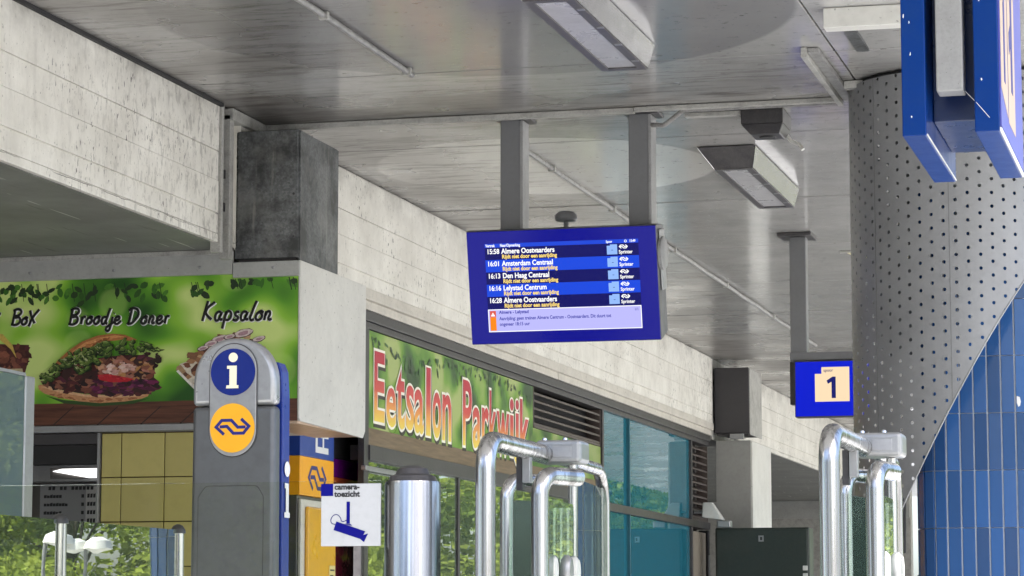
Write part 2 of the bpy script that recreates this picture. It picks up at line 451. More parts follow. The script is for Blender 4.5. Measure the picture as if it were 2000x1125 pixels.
M_CONC = concrete_mat(); M_CEIL = ceiling_mat(); M_SOFF = soffit_mat(); M_GALV = galv_mat(); M_STEEL = steel_mat()
M_WHITE = paint('white_sheet_panel', srgb(214, 213, 207), 0.4, 0.16, scale=3, speck=0.5)
M_CREAM = paint('cream_fascia', srgb(206, 201, 191), 0.45, 0.28, scale=3, speck=0.6)
M_BAND = paint('grey_band_paint', srgb(168, 169, 166), 0.4, 0.25, scale=4, speck=0.35)
M_TRIM = paint('grey_trim_paint', srgb(176, 175, 170), 0.5, 0.55, scale=9, speck=0.7)
M_PIPE = paint('conduit_paint', srgb(150, 149, 147), 0.45, 0.7, scale=12, speck=0.6)
M_POST = paint('grey_post_paint', srgb(112, 113, 115), 0.42, 0.18, scale=5)
M_POSTL = paint('light_grey_post_paint', srgb(150, 150, 150), 0.4, 0.3, scale=9, speck=0.8)
M_DARK = paint('dark_frame_paint', srgb(52, 50, 52), 0.4, 0.3, dirt_col=(0.16, 0.15, 0.14), scale=8)
M_BLACK = flat('black_rubber', (0.012, 0.012, 0.013), 0.6)
M_BROWN = paint('brown_louvre_paint', srgb(78, 68, 64), 0.45, 0.35, dirt_col=(0.20, 0.18, 0.16), scale=9)
M_DGREEN = paint('dark_green_paint', srgb(36, 46, 42), 0.35, 0.15, dirt_col=(0.10, 0.10, 0.09), scale=3)
M_DGALV = paint('dark_sheet', srgb(66, 64, 66), 0.4, 0.35, dirt_col=(0.03, 0.03, 0.03), scale=4, metal=0.2)
M_PERF = paint('perforated_sheet_paint', srgb(138, 139, 141), 0.38, 0.2, scale=2.5, metal=0.2)
M_BLUE = paint('sign_blue', srgb(0, 50, 122), 0.35, 0.15, dirt_col=(0.03, 0.07, 0.14), scale=10, bump=0.02, spec=0.15)
M_BLUE2 = paint('pillar_blue', srgb(8, 44, 136), 0.3, 0.08, scale=5, bump=0.02)
M_NAVY = flat('navy_ink', srgb(16, 24, 122), 0.35)
M_CAMBLUE = flat('camera_sign_ink', srgb(0, 0, 108), 0.5, 0.15)
M_YEL = flat('signal_yellow', srgb(250, 178, 22), 0.35)
M_YELP = paint('machine_yellow', srgb(238, 176, 30), 0.3, 0.12, scale=4, coat=0.3)
M_ORNG = paint('machine_orange', srgb(252, 176, 26), 0.35, 0.10, scale=4)
M_CREAMINK = flat('cream_ink', srgb(252, 246, 214), 0.4)
M_WHITEINK = flat('white_ink', (0.80, 0.80, 0.80), 0.4)
M_BLACKINK = flat('black_ink', (0.006, 0.006, 0.007), 0.35)
M_SILVER = paint('silver_shell', srgb(166, 166, 168), 0.3, 0.28, scale=5, metal=0.55, bump=0.02)
M_SILVERD = paint('grey_shell', srgb(100, 101, 103), 0.38, 0.4, scale=2.5, metal=0.5, bump=0.02)
M_INK = ink_mat()
M_MAROON = paint('maroon_panel', srgb(112, 26, 52), 0.25, 0.15, scale=4, coat=0.2)
M_PURPLE = flat('purple_panel', srgb(96, 16, 110), 0.25)
M_INTER = paint('shop_interior_wall', srgb(120, 116, 112), 0.6, 0.1)
M_INTERD = paint('dark_interior', (0.012, 0.012, 0.014), 0.5, 0.1)
M_ALU = paint('aluminium_profile', srgb(158, 159, 160), 0.35, 0.2, scale=9, metal=0.6)
M_GROUT_D = flat('dark_grout', srgb(70, 58, 30), 0.8)
M_GROUT_L = flat('pale_grout', srgb(200, 206, 216), 0.7)
M_TILEY = tile_mat('yellow_tile', srgb(186, 175, 108), 0.14, 0.16)
M_TILEB = tile_mat('blue_tile', srgb(42, 80, 132), 0.55, 0.13)
M_GCLEAR = glass_mat('clear_glass', (0.86, 0.93, 0.88), 1.5)
M_GGREEN = glass_mat('gate_glass', (0.88, 0.96, 0.91), 1.45, base=(0.55, 0.72, 0.63), body=0.16)
M_GFENCE = glass_mat('fence_glass', (0.955, 0.96, 0.93), 1.25)
M_GMIR = glass_mat('reflective_screen_glass', (0.80, 0.80, 0.66), 5.5, bend=0.02, base=(0.55, 0.68, 0.50), body=0.12)  # pale green body colour is a painted haze over the mirrored trees
M_GSHOP = glass_mat('shop_window_glass', (0.55, 0.62, 0.58), 6.0, bend=0.02, base=(0.50, 0.66, 0.46), body=0.22)  # body colour again lays a pale haze on the reflected foliage
M_GTEAL = glass_mat('teal_film_glass', (0.10, 0.30, 0.36), 1.55, base=srgb(40, 120, 140)[:3], body=0.75, bend=0.04)
M_GGREY = glass_mat('grey_screen_glass', (0.42, 0.50, 0.52), 1.4, base=srgb(112, 130, 136)[:3], body=0.6)

# ================================================================== SETTING
b = MB(); b._a([(-400, -300, 0), (400, -300, 0), (400, 700, 0), (-400, 700, 0)], [(0, 1, 2, 3)])
k = NT('plaza_paving')
br = k.n('ShaderNodeTexBrick'); br.inputs['Scale'].default_value = 1.6; br.inputs['Mortar Size'].default_value = 0.01
br.inputs['Color1'].default_value = srgb(188, 188, 186); br.inputs['Color2'].default_value = srgb(174, 174, 172); br.inputs['Mortar'].default_value = srgb(96, 92, 86)
k.l(k.co.outputs['Object'], br.inputs['Vector'])
k.pbsdf(k.mix(k.math('MULTIPLY', k.step(k.noise(0.7, 6, 0.7), 0.4, 0.7), 0.3), br.outputs[0], srgb(110, 104, 96)), 0.7)
struct(b.obj('ground', k.m))

# viaduct deck over everything and its painted ceiling boards
struct(MB().box(-14, 0.8, 4.0, 64, 4.66, 5.5).obj('viaduct_deck', M_BAND))
ceil = bpy.data.objects.new('ceiling', None); COL.objects.link(ceil); ceil.location = (0, 0, 0); ceil['kind'] = 'structure'
YJ = [4.0, 7.3, 9.6, 11.85, 14.13, 16.40, 18.95, 21.3, 23.6, 25.9, 28.2, 30.6, 33, 35.4, 37.8, 40.2, 42.6, 45, 47.4, 50, 55, 60, 64]
XJ = [-5.9, -1.96, 0.8]
for i in range(len(YJ) - 1):
    for j in range(len(XJ) - 1):
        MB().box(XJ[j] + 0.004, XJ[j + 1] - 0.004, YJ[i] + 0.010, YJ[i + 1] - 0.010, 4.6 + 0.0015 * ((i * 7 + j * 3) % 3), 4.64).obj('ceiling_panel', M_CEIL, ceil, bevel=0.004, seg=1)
for y_ in YJ[1:-1]:
    MB().box(-5.9, 0.8, y_ - 0.0095, y_ + 0.0095, 4.6035, 4.64).obj('joint_filler', M_DARK, ceil)
b = MB()   # dark backing seen in the joints
b.box(-5.9, 0.8, 4.0, 64, 4.645, 4.655); b.obj('joint_backing', M_BLACK, ceil)
# soffits beside the beams
struct(MB().box(-10.5, -5.62, 3.0, 15.0, 3.80, 3.86).obj('soffit', M_SOFF))
struct(MB().box(-10.5, -5.62, 31.4, 47.0, 3.80, 3.86).obj('soffit', M_SOFF))
# building behind the canopy, left side
struct(MB().box(-10.8, -10.5, 3.0, 64, 0, 4.66).obj('rear_wall', M_INTER))
struct(MB().box(-10.5, -5.35, 47.0, 47.3, 0, 4.58).obj('end_wall', M_TRIM))
MBs = MB().box(-10.5, -5.36, 46.9, 46.99, 3.5, 3.795); struct(MBs.obj('end_wall_band', M_BAND))

# ------------------------------------------------------------------ beams
def beam(y0, y1, label):
    t = thing('concrete_beam', label, 'beam', (-5.57, y0, 3.8), 'painted concrete beams along the ceiling edge')
    # body with recessed board joints
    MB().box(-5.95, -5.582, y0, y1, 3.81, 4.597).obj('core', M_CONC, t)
    zs = [3.795, 3.845, 3.96, 4.15, 4.32, 4.585]; gp = [0.002, 0.0016, 0.0045, 0.0014, 0.0026, 0.002]
    for a, c, ga, gc in zip(zs[:-1], zs[1:], gp[:-1], gp[1:]):
        pr = random.uniform(-0.0025, 0.0025)
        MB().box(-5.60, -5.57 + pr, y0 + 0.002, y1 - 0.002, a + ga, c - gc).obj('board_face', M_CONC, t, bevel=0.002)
    return t
beam(3.0, 14.66, 'pale pitted concrete beam nearest the camera, running to the top left corner')
beam(15.0, 30.0, 'pale concrete beam behind the departure screen, above the shop front')
beam(31.6, 46.8, 'far concrete beam stub seen between the dark column casing and the platform sign')
# black strip drawing the joint line on top of the nearest beam
tag(MB().box(-5.565, -5.545, 3.0, 14.66, 4.578, 4.598).obj('joint_strip', M_BLACK), 'thin black strip where the nearest beam meets the ceiling', 'joint_line')
# upright trims and frame closing the end of the first beam
t = thing('column_casing', 'weathered pale upright frame between the nearest beam end and dark metal box', 'casing', (-5.6, 14.7, 3.7))
MB().box(-5.62, -5.556, 14.665, 14.70, 3.74, 4.595).obj('end_strip', M_TRIM, t, bevel=0.003)
MB().box(-5.64, -5.60, 14.70, 14.80, 3.805, 4.60).obj('recess', M_BLACK, t)
MB().box(-5.62, -5.555, 14.80, 14.86, 3.72, 4.56).obj('jamb', M_TRIM, t, bevel=0.004)
MB().box(-5.62, -5.54, 14.80, 15.40, 4.53, 4.597).obj('head_strip', M_TRIM, t, bevel=0.004)
for z in (4.17, 3.98): MB().box(-5.57, -5.552, 14.70, 14.72, z, z + 0.05).obj('hinge_slot', M_BLACK, t)
t2 = MB().box(-5.95, -5.62, 14.86, 16.3, 3.805, 4.58); t2.obj('backing', M_CONC, t)

# ------------------------------------------------------------------ column casings of galvanised sheet
def casing_box(y0, y1, mat, matside, label, z0=3.745, z1=4.495, x0=-5.595, x1=-5.205):
    t = thing('metal_casing', label, 'casing', (x0, y0, z0), 'sheet metal casings under the ceiling')
    dx = 0.006
    b = MB(); b.prism([(x0, y0, z0), (x1, y0, z0 - 0.005), (x1, y1, z0), (x0, y1, z0)], [(x0, y0, z1), (x1 - dx, y0, z1), (x1 - dx, y1, z1), (x0, y1, z1)])
    b.obj('shell', mat, t, bevel=0.006)
    MB().box(x1 - 0.004, x1 + 0.006, y0 + 0.012, y1 - 0.01, z0 - 0.02, z1 - 0.01).obj('side_sheet', matside, t, bevel=0.003)
    MB().box(x0 + 0.02, x1 - 0.02, y0 + 0.03, y0 + 0.06, z0 - 0.03, z0 - 0.003).obj('base_angle', M_DARK, t)
    for i in range(3):
        zz = z0 + 0.12 + i * 0.25
        MB().lathe(0, 0, [(0.008, 0), (0.008, 0.004), (0.004, 0.006)], 8).obj('rivet', M_DGALV, t, local=True).matrix_local = Matrix.Translation((x1 - 0.03 - x0, -0.001, zz - z0)) @ Matrix.Rotation(R(90), 4, 'X')
    return t
casing_box(15.0, 15.72, M_GALV, M_GALV, 'streaked dark galvanised sheet box above the food sign, under the ceiling')
casing_box(30.15, 30.95, M_DGALV, M_TRIM, 'smooth near black sheet box above the pale far column', 3.77, 4.495, -5.575, -5.185)

# ------------------------------------------------------------------ kiosk with the food sign
kx0, kx1, ky = -8.6, -5.2, 15.0
t = thing('fascia_box', 'white boxed sign fascia whose blank side faces the screen', 'fascia', (kx1, ky, 2.78))
b = MB(); b.box(kx0, kx1 - 0.004, ky + 0.012, 16.22, 2.80, 3.715); b.obj('carcass', M_WHITE, t)
# bent side sheet with rounded lower corner
poly = [(ky, 3.725), (16.24, 3.725), (16.24, 2.82), (16.20, 2.775), (ky + 0.02, 2.795), (ky, 2.81)]
MB().extr(poly, 'x', kx1 - 0.003, kx1 + 0.012).obj('side_sheet', M_WHITE, t, bevel=0.004)
MB().box(kx1 - 0.30, kx1 - 0.004, ky + 0.012, 16.19, 2.782, 2.797).obj('bottom_sheet', paint('beige_underside', srgb(196, 170, 150), 0.35, 0.2), t)
# grey band above the food sign, with screws and a seam
t = thing('grey_band', 'grey painted metal band with screw heads above the food sign', 'band', (kx1, ky, 3.64))
MB().box(kx0, -5.602, ky - 0.02, ky + 0.01, 3.655, 3.797).obj('sheet', M_BAND, t, bevel=0.004)
MB().box(-5.598, kx1 + 0.008, ky - 0.022, ky + 0.01, 3.632, 3.722).obj('sheet', M_BAND, t, bevel=0.004)
MB().box(kx0, -5.602, ky - 0.034, ky - 0.021, 3.772, 3.798).obj('top_angle', M_TRIM, t, bevel=0.002)
for x, z in ((-6.87, 3.70), (-6.34, 3.70), (-5.80, 3.70), (-5.35, 3.685)):
    MB().lathe(0, 0, [(0.009, 0), (0.009, 0.003), (0.004, 0.006)], 10).obj('screw', M_ALU, t, local=True).matrix_local = Matrix.Translation((x - kx1, -0.024, z - 3.64)) @ Matrix.Rotation(R(90), 4, 'X')

sign = thing('food_sign', 'leafy green printed food sign with filled sandwich picture and handwritten names', 'sign', (kx0, ky, 2.80))
sb_ = base_of(sign)
SGN = frame((0, ky - 0.0005, 0), (1, 0, 0), (0, 0, 1))         # x right, z up on the sign face, in world
SL = Matrix.Translation(-sb_) @ SGN
def sp(cx, cy):
    """photo crop units on the sign -> metres on its face"""
    px, py = cx * 0.3, 530 + cy * 0.3
    return (-7.05 + 0.003181 * px, 3.629 + (540 - py) * 0.00296 + (583 - px) * 0.0000663)
MB().box(kx0, kx1 - 0.004, ky, ky + 0.01, 2.925, 3.655).obj('printed_panel', bokeh_mat('leaf_blur_print', (0, 0, 0)), sign)
MB().box(kx0, kx1 - 0.004, ky, ky + 0.01, 2.797, 2.925).obj('wood_print', wood_print_mat('table_print', srgb(62, 34, 26), srgb(112, 70, 52)), sign)
def blob(cx, cy, r, n, jag, el=1.0, rot=0.0):
    out = []
    for k_ in range(n):
        a = 2 * math.pi * k_ / n; rr = r * (1 + random.uniform(-jag, jag))
        x, y = rr * math.cos(a), rr * el * math.sin(a)
        out.append(sp(cx + x * math.cos(rot) - y * math.sin(rot), cy + x * math.sin(rot) + y * math.cos(rot)))
    return out
def inside(pt, poly):
    x, y = pt; c = False; j = len(poly) - 1
    for i in range(len(poly)):
        xi, yi = poly[i]; xj, yj = poly[j]
        if (yi > y) != (yj > y) and x < (xj - xi) * (y - yi) / (yj - yi) + xi: c = not c
        j = i
    return c
def scatter(region, cols, n, r0, r1, jag=0.35, el=0.6, rot=(-0.6, 0.6), out=None):
    xs = [p[0] for p in region]; ys = [p[1] for p in region]; k_ = 0
    while k_ < n:
        p = (random.uniform(min(xs), max(xs)), random.uniform(min(ys), max(ys)))
        if not inside(p, region): continue
        c = srgb(*random.choice(cols)); f = random.uniform(0.75, 1.2)
        out.append((blob(p[0], p[1], random.uniform(r0, r1), random.choice((6, 7, 9)), jag, el * random.uniform(0.7, 1.3), random.uniform(*rot)), tuple(v * f for v in c[:3])))
        k_ += 1
P = lambda L: [sp(x, y) for x, y in L]
art = []
# dark soft shadow, lower bun, filling, lettuce, upper bun
art.append((P([(300, 810), (420, 860), (640, 880), (880, 862), (985, 825), (900, 840), (640, 855), (420, 838)]), srgb(44, 78, 30)))
low = [(247, 742), (262, 736), (330, 745), (420, 775), (560, 800), (720, 806), (880, 800), (985, 782), (975, 812), (930, 830), (820, 848), (660, 858), (520, 846), (380, 822), (290, 795), (252, 768)]
art.append((P(low), srgb(206, 150, 106)))
art.append((P([(262, 750), (400, 790), (560, 816), (740, 822), (900, 815), (960, 805), (880, 800), (720, 806), (560, 800), (420, 775), (330, 745)]), srgb(228, 184, 142)))
scatter([(300, 790), (640, 838), (930, 815), (820, 846), (560, 846), (380, 818)], [(176, 112, 72), (196, 136, 92), (150, 92, 58)], 26, 10, 26, 0.3, 0.35, (-0.1, 0.2), art)
fill = [(300, 690), (400, 640), (480, 600), (640, 560), (820, 540), (960, 540), (1020, 590), (1012, 690), (1050, 720), (1020, 780), (960, 800), (720, 806), (520, 792), (380, 766), (290, 735)]
art.append((P(fill), srgb(58, 30, 30)))
scatter(fill, [(84, 36, 38), (60, 24, 30), (120, 68, 54), (34, 16, 20), (96, 40, 60), (150, 96, 76)], 130, 16, 40, 0.4, 0.55, (-0.8, 0.8), art)
scatter([(660, 690), (1000, 690), (1030, 770), (940, 800), (640, 800), (560, 770)], [(84, 22, 60), (110, 30, 76), (66, 18, 52), (130, 52, 96)], 60, 14, 36, 0.35, 0.35, (-0.3, 0.3), art)
scatter([(640, 580), (860, 560), (1000, 600), (1000, 690), (860, 700), (660, 670)], [(178, 120, 104), (150, 92, 74), (200, 150, 120), (120, 66, 52), (188, 136, 84)], 70, 12, 34, 0.4, 0.5, (-0.7, 0.7), art)
scatter([(700, 610), (860, 580), (890, 640), (760, 670), (690, 655)], [(226, 186, 174), (210, 160, 150), (236, 206, 196)], 24, 12, 28, 0.35, 0.5, (-0.5, 0.2), art)
art.append((P([(645, 672), (720, 668), (830, 690), (890, 700), (840, 718), (740, 722), (660, 706)]), srgb(196, 34, 48)))
scatter([(650, 676), (720, 674), (850, 696), (740, 715)], [(214, 60, 68), (170, 24, 40)], 10, 8, 18, 0.3, 0.4, (0, 0.3), art)
ub = [(330, 640), (380, 575), (450, 510), (540, 450), (640, 412), (740, 400), (820, 408), (900, 440), (880, 452), (800, 440), (680, 455), (560, 500), (460, 560), (400, 610), (352, 650)]
art.append((P(ub), srgb(186, 116, 66)))
art.append((P([(470, 520), (560, 456), (660, 424), (760, 410), (820, 420), (700, 436), (580, 470), (490, 530)]), srgb(222, 156, 98)))
scatter([(380, 600), (470, 530), (640, 440), (800, 418), (680, 450), (470, 556)], [(150, 84, 44), (206, 138, 84), (166, 98, 52), (232, 178, 124)], 30, 8, 20, 0.3, 0.5, (-0.7, -0.2), art)
let = [(270, 690), (330, 640), (420, 560), (480, 520), (560, 500), (640, 470), (780, 440), (900, 450), (1010, 490), (1000, 530), (900, 540), (760, 540), (660, 560), (620, 640), (520, 660), (480, 610), (420, 620), (360, 700), (290, 720)]
k_ = 0
while k_ < 85:
    p_ = (random.uniform(270, 1010), random.uniform(440, 720))
    if not inside(p_, let): continue
    k_ += 1; r_ = random.uniform(18, 36); ro = random.uniform(-1.0, 1.0); g_ = random.uniform(0.8, 1.2)
    sh = lambda c: tuple(v_ * g_ for v_ in srgb(*c)[:3])
    art.append((blob(p_[0] + 3, p_[1] + 5, r_, 13, 0.30, 0.62, ro), sh((24, 38, 16))))
    art.append((blob(p_[0], p_[1], r_ * 0.92, 13, 0.34, 0.58, ro), sh(random.choice([(64, 92, 34), (86, 116, 44), (52, 78, 30)]))))
    art.append((blob(p_[0] - 3, p_[1] - 4, r_ * 0.62, 11, 0.40, 0.45, ro), sh(random.choice([(118, 138, 62), (98, 126, 52)]))))
    x_, y_ = p_[0] - 4, p_[1] - 6; L_ = r_ * 0.7; ca, sa = math.cos(ro), math.sin(ro)
    art.append((P([(x_ - L_ * ca, y_ - L_ * sa), (x_, y_ - 5), (x_ + L_ * ca, y_ + L_ * sa), (x_ + 1, y_ - 1.5)]), sh((188, 194, 134))))
scatter([(420, 560), (560, 510), (700, 470), (640, 560), (520, 640), (470, 600)], [(166, 176, 110), (196, 200, 150), (30, 44, 18), (104, 128, 54)], 46, 5, 14, 0.6, 0.4, (-1.2, 1.2), art)
scatter([(900, 440), (1000, 470), (1080, 520), (1060, 530), (960, 520)], [(52, 74, 26), (86, 108, 40)], 22, 7, 18, 0.7, 0.35, (-0.2, 0.7), art)
scatter([(960, 520), (1050, 540), (1055, 600), (1000, 620)], [(52, 40, 30), (76, 44, 38), (44, 30, 24)], 14, 12, 24, 0.5, 0.6, (-0.8, 0.8), art)
print_mesh(art, sign, SL, 'sandwich_picture', M_INK)
art = []   # snack tray partly behind the pillar
tray = [(1158, 650), (1180, 600), (1300, 560), (1640, 560), (1800, 640), (1760, 800), (1500, 850), (1290, 770)]
art.append((P(tray), srgb(224, 214, 196)))
scatter([(1175, 640), (1230, 560), (1300, 520), (1400, 440), (1520, 410), (1650, 420), (1740, 480), (1790, 620), (1500, 780), (1290, 740)],
        [(150, 104, 74), (122, 76, 56), (176, 130, 92), (98, 58, 44), (196, 160, 120)], 130, 18, 46, 0.35, 0.6, (-0.8, 0.8), art)
for cx, cy, r in ((1440, 440, 60), (1380, 470, 48), (1590, 402, 66), (1690, 440, 44), (1330, 500, 40), (1500, 425, 40)):
    art.append((blob(cx, cy, r, 14, 0.08, 0.42, -0.25), srgb(70, 52, 52)))
    art.append((blob(cx, cy - 2, r - 6, 14, 0.08, 0.40, -0.25), srgb(226, 208, 204)))
    art.append((blob(cx, cy, r * 0.55, 9, 0.2, 0.36, -0.25), srgb(178, 140, 150)))
art.append((P([(1158, 650), (1172, 640), (1290, 760), (1284, 776)]), srgb(240, 236, 226)))
print_mesh(art, sign, SL, 'snack_picture', M_INK)
art = []   # carton at the left edge
art.append((P([(-120, 460), (180, 470), (182, 560), (150, 690), (-120, 690)]), srgb(86, 46, 40)))
scatter([(-60, 480), (175, 480), (175, 560), (140, 640), (-60, 640)], [(110, 58, 50), (70, 34, 32), (140, 84, 66), (90, 40, 48)], 60, 12, 30, 0.4, 0.7, (-0.8, 0.8), art)
art.append((P([(-100, 400), (0, 395), (70, 470), (100, 560), (60, 500), (-20, 430), (-100, 440)]), srgb(214, 184, 92)))
art.append((P([(-120, 640), (60, 630), (140, 628), (150, 690), (-120, 690)]), srgb(206, 190, 150)))
print_mesh(art, sign, SL, 'carton_picture', M_INK)
art = []   # overhanging twigs
def leaf(cx, cy, L, w, a, col):
    pts = [(0, 0), (0.25, 0.42), (0.6, 0.5), (0.85, 0.3), (1, 0), (0.85, -0.3), (0.6, -0.5), (0.25, -0.42)]
    ca, sa = math.cos(a), math.sin(a)
    art.append((P([(cx + (x * L) * ca - (y * w) * sa, cy + (x * L) * sa + (y * w) * ca) for x, y in pts]), col))
GR = [srgb(36, 66, 26), srgb(48, 92, 30), srgb(58, 112, 34), srgb(30, 54, 28), srgb(76, 132, 42)]
for (x0, x1, dy) in ((-40, 230, 110), (30, 420, 120), (430, 660, 125), (740, 1120, 110), (1240, 1420, 75), (1500, 1760, 50), (1860, 1960, 60)):
    n = int((x1 - x0) / 22)
    for i in range(n):
        x = x0 + (x1 - x0) * i / n; y = 60 + random.uniform(0, dy) * (1 - 0.3 * abs(2 * i / n - 1))
        if x > 1400: y -= 30
        leaf(x, y, random.uniform(46, 80), random.uniform(24, 44), random.uniform(0.1, 3.0), random.choice(GR))
    for i in range(3):
        xa = random.uniform(x0, x1); art.append((P([(xa, 62 - (30 if xa > 1400 else 0)), (xa + 5, 62 - (30 if xa > 1400 else 0)), (xa + 22, 60 + dy), (xa + 18, 60 + dy)]), GR[3]))
art = [([(min(x, -5.207), min(z, 3.628 if x > -5.61 else 3.652)) for x, z in p], c) for p, c in art]
print_mesh(art, sign, SL, 'twig_picture', M_INK)
for xa in (350, 640, 920, 1170):    # slanted board joints in the table picture
    polys([P([(xa, 1002), (xa + 12, 1002), (xa + 142, 880), (xa + 134, 880)])], flat('joint_ink', srgb(34, 18, 14)), sign, SL, 'board_joint', 0.0005)
# handwriting
HW = {
 'B': (0.62, [[(0.12, 0.95), (0.06, 0.02)], [(0.0, 0.88), (0.3, 1.0), (0.52, 0.86), (0.38, 0.60), (0.12, 0.50), (0.44, 0.46), (0.52, 0.22), (0.3, 0.0), (-0.04, 0.03)]]),
 'r': (0.30, [[(0.08, 0.48), (0.05, 0.0)], [(0.06, 0.25), (0.16, 0.46), (0.30, 0.44)]]),
 'o': (0.40, [[(0.22, 0.46), (0.04, 0.28), (0.08, 0.04), (0.24, 0.04), (0.34, 0.26), (0.22, 0.46), (0.40, 0.40)]]),
 'd': (0.44, [[(0.32, 0.42), (0.12, 0.42), (0.04, 0.18), (0.14, 0.0), (0.30, 0.22)], [(0.48, 1.0), (0.36, 0.45), (0.34, 0.05), (0.42, 0.02)]]),
 'j': (0.26, [[(0.18, 0.46), (0.12, -0.1), (0.0, -0.42), (-0.14, -0.34), (0.06, -0.06), (0.30, 0.12)], [(0.22, 0.66), (0.24, 0.70)]]),
 'e': (0.42, [[(0.06, 0.20), (0.26, 0.28), (0.30, 0.44), (0.14, 0.44), (0.04, 0.20), (0.14, 0.0), (0.44, 0.20)]]),
 'D': (0.72, [[(0.18, 0.90), (0.10, 0.02)], [(-0.02, 0.84), (0.34, 0.98), (0.62, 0.72), (0.48, 0.28), (0.08, 0.0), (-0.02, 0.08)]]),
 'n': (0.42, [[(0.08, 0.46), (0.03, 0.0)], [(0.05, 0.22), (0.20, 0.46), (0.28, 0.40), (0.26, 0.04), (0.40, 0.08)]]),
 'K': (0.58, [[(0.20, 1.02), (0.04, -0.02)], [(0.56, 0.96), (0.16, 0.48), (0.30, 0.22), (0.50, 0.06)]]),
 'a': (0.42, [[(0.32, 0.42), (0.14, 0.44), (0.03, 0.18), (0.12, 0.0), (0.28, 0.24), (0.34, 0.44)], [(0.34, 0.44), (0.30, 0.06), (0.42, 0.08)]]),
 'p': (0.42, [[(0.10, 0.48), (0.0, -0.42)], [(0.07, 0.28), (0.22, 0.48), (0.36, 0.32), (0.24, 0.04), (0.06, 0.06)]]),
 's': (0.34, [[(0.30, 0.44), (0.14, 0.42), (0.12, 0.28), (0.26, 0.16), (0.18, 0.0), (0.0, 0.06)]]),
 'l': (0.26, [[(0.26, 1.0), (0.10, 0.40), (0.08, 0.02), (0.24, 0.06)]]),
 'X': (0.60, [[(0.06, 0.92), (0.22, 0.50), (0.46, 0.08)], [(0.64, 0.98), (0.28, 0.44), (0.10, -0.12)]]),
 ' ': (0.30, []),
}
def handwrite(s, cx0, cy0, h, adv=1.0):
    """s starts at crop x cx0, baseline cy0, cap height h (crop units)"""
    x = 0.0; L = []
    for ch in s:
        w, st = HW[ch]
        for ln in st: L.append([sp(cx0 + (x + px + 0.12 * py) * h, cy0 - py * h) for px, py in ln])
        x += w * adv
    strokes(L, 0.0235, M_WHITEINK, sign, SL @ Matrix.Translation((0.0022, -0.0022, 0.004)), 'lettering_outline', 0.10)
    strokes(L, 0.0160, M_BLACKINK, sign, SL @ Matrix.Translation((0, 0, 0.0055)), 'lettering', 0.12)
handwrite('r', -45, 305, 96, 1.0)
handwrite('BoX', 62, 335, 104, 1.0)
handwrite('Broodje Doner', 446, 335, 106, 1.16)
handwrite('Kapsalon', 1318, 318, 128, 1.10)

# trim under the sign, tiled wall, serving hatch
tag(MB().box(kx0, kx1 - 0.31, ky - 0.006, ky + 0.03, 2.752, 2.794).obj('aluminium_trim', M_ALU, loc=(kx0, ky, 2.75), bevel=0.004), 'aluminium trim rail along the lower edge of the food sign', 'trim')
t = thing('tiled_wall', 'olive yellow tiled kiosk wall beside the serving hatch', 'wall', (-6.44, 15.05, 0))
MB().box(-6.44, -5.32, 15.056, 15.2, 0, 2.752).obj('grout', M_GROUT_D, t)
xs = [-6.425, -6.300, -6.030, -5.760, -5.490, -5.325]; zs = [2.748 - 0.2595 * i for i in range(11)]
for i in range(5):
    for j in range(10):
        MB().box(xs[i] + 0.003, xs[i + 1] - 0.003, 15.046, 15.058, max(0.0, zs[j + 1]) + 0.003, zs[j] - 0.003).obj('tile', M_TILEY, t, bevel=0.0025)
MB().box(-6.445, -6.43, 15.03, 15.2, 0, 2.75).obj('edge_profile', M_ALU, t)
t = thing('serving_hatch', 'dark serving hatch opening under the food sign, left of the yellow tiles', 'hatch', (-7.4, 15.05, 0))
MB().box(-8.6, -6.45, 15.04, 15.12, 2.685, 2.751).obj('head_rail', M_DGALV, t, bevel=0.004)
MB().box(-8.6, -6.45, 15.06, 15.11, 2.572, 2.683).obj('shutter_gap', M_BLACK, t)
b = MB(); b.box(-8.6, -6.4, 17.3, 17.35, 0, 3.0); b.box(-6.46, -6.42, 15.2, 17.3, 0, 2.75); b.box(-8.62, -8.58, 15.0, 17.3, 0, 2.75); b.obj('inner_wall', M_INTER, t)
MB().box(-8.6, -6.45, 15.2, 17.3, 2.72, 2.76).obj('inner_ceiling', M_DGALV, t)
MB().box(-8.6, -6.47, 15.75, 15.80, 2.508, 2.612).obj('hood', M_ALU, t, bevel=0.004)
t = thing('strip_lamp', 'lit white strip lamp inside the serving hatch', 'lamp', (-6.9, 15.74, 2.56))
MB().box(-7.06, -6.48, 15.742, 15.749, 2.528, 2.594).obj('housing', M_INTER, t, bevel=0.004)
MB().prism([(-7.04, 15.735, 2.572), (-6.80, 15.73, 2.530), (-6.49, 15.73, 2.530), (-6.49, 15.73, 2.588), (-6.98, 15.735, 2.586)], [(-7.04, 15.7415, 2.572), (-6.80, 15.7415, 2.530), (-6.49, 15.7415, 2.530), (-6.49, 15.7415, 2.588), (-6.98, 15.7415, 2.586)]).obj('diffuser', emit('lit_tube', (1, 1, 1), 3.0), t)
t = thing('menu_board', 'grey menu board with price list inside the serving hatch', 'menu board', (-7.3, 16.2, 2.0))
MB().box(-7.33, -6.80, 16.20, 16.23, 1.9, 2.520).obj('board', flat('menu_paper', srgb(176, 176, 182), 0.5), t)
mt = Matrix.Translation(-base_of(t))
MB().box(-7.015, -6.942, 16.193, 16.199, 1.92, 2.50).obj('price_strip', flat('price_paper', srgb(226, 226, 228), 0.5), t)
rr = random.Random(3); q = []
q += [[(-7.27 + 0.026 * i, 2.482), (-7.27 + 0.026 * i + 0.018, 2.482), (-7.27 + 0.026 * i + 0.020, 2.504), (-7.27 + 0.026 * i, 2.504)] for i in range(12) if i not in (2, 5)]
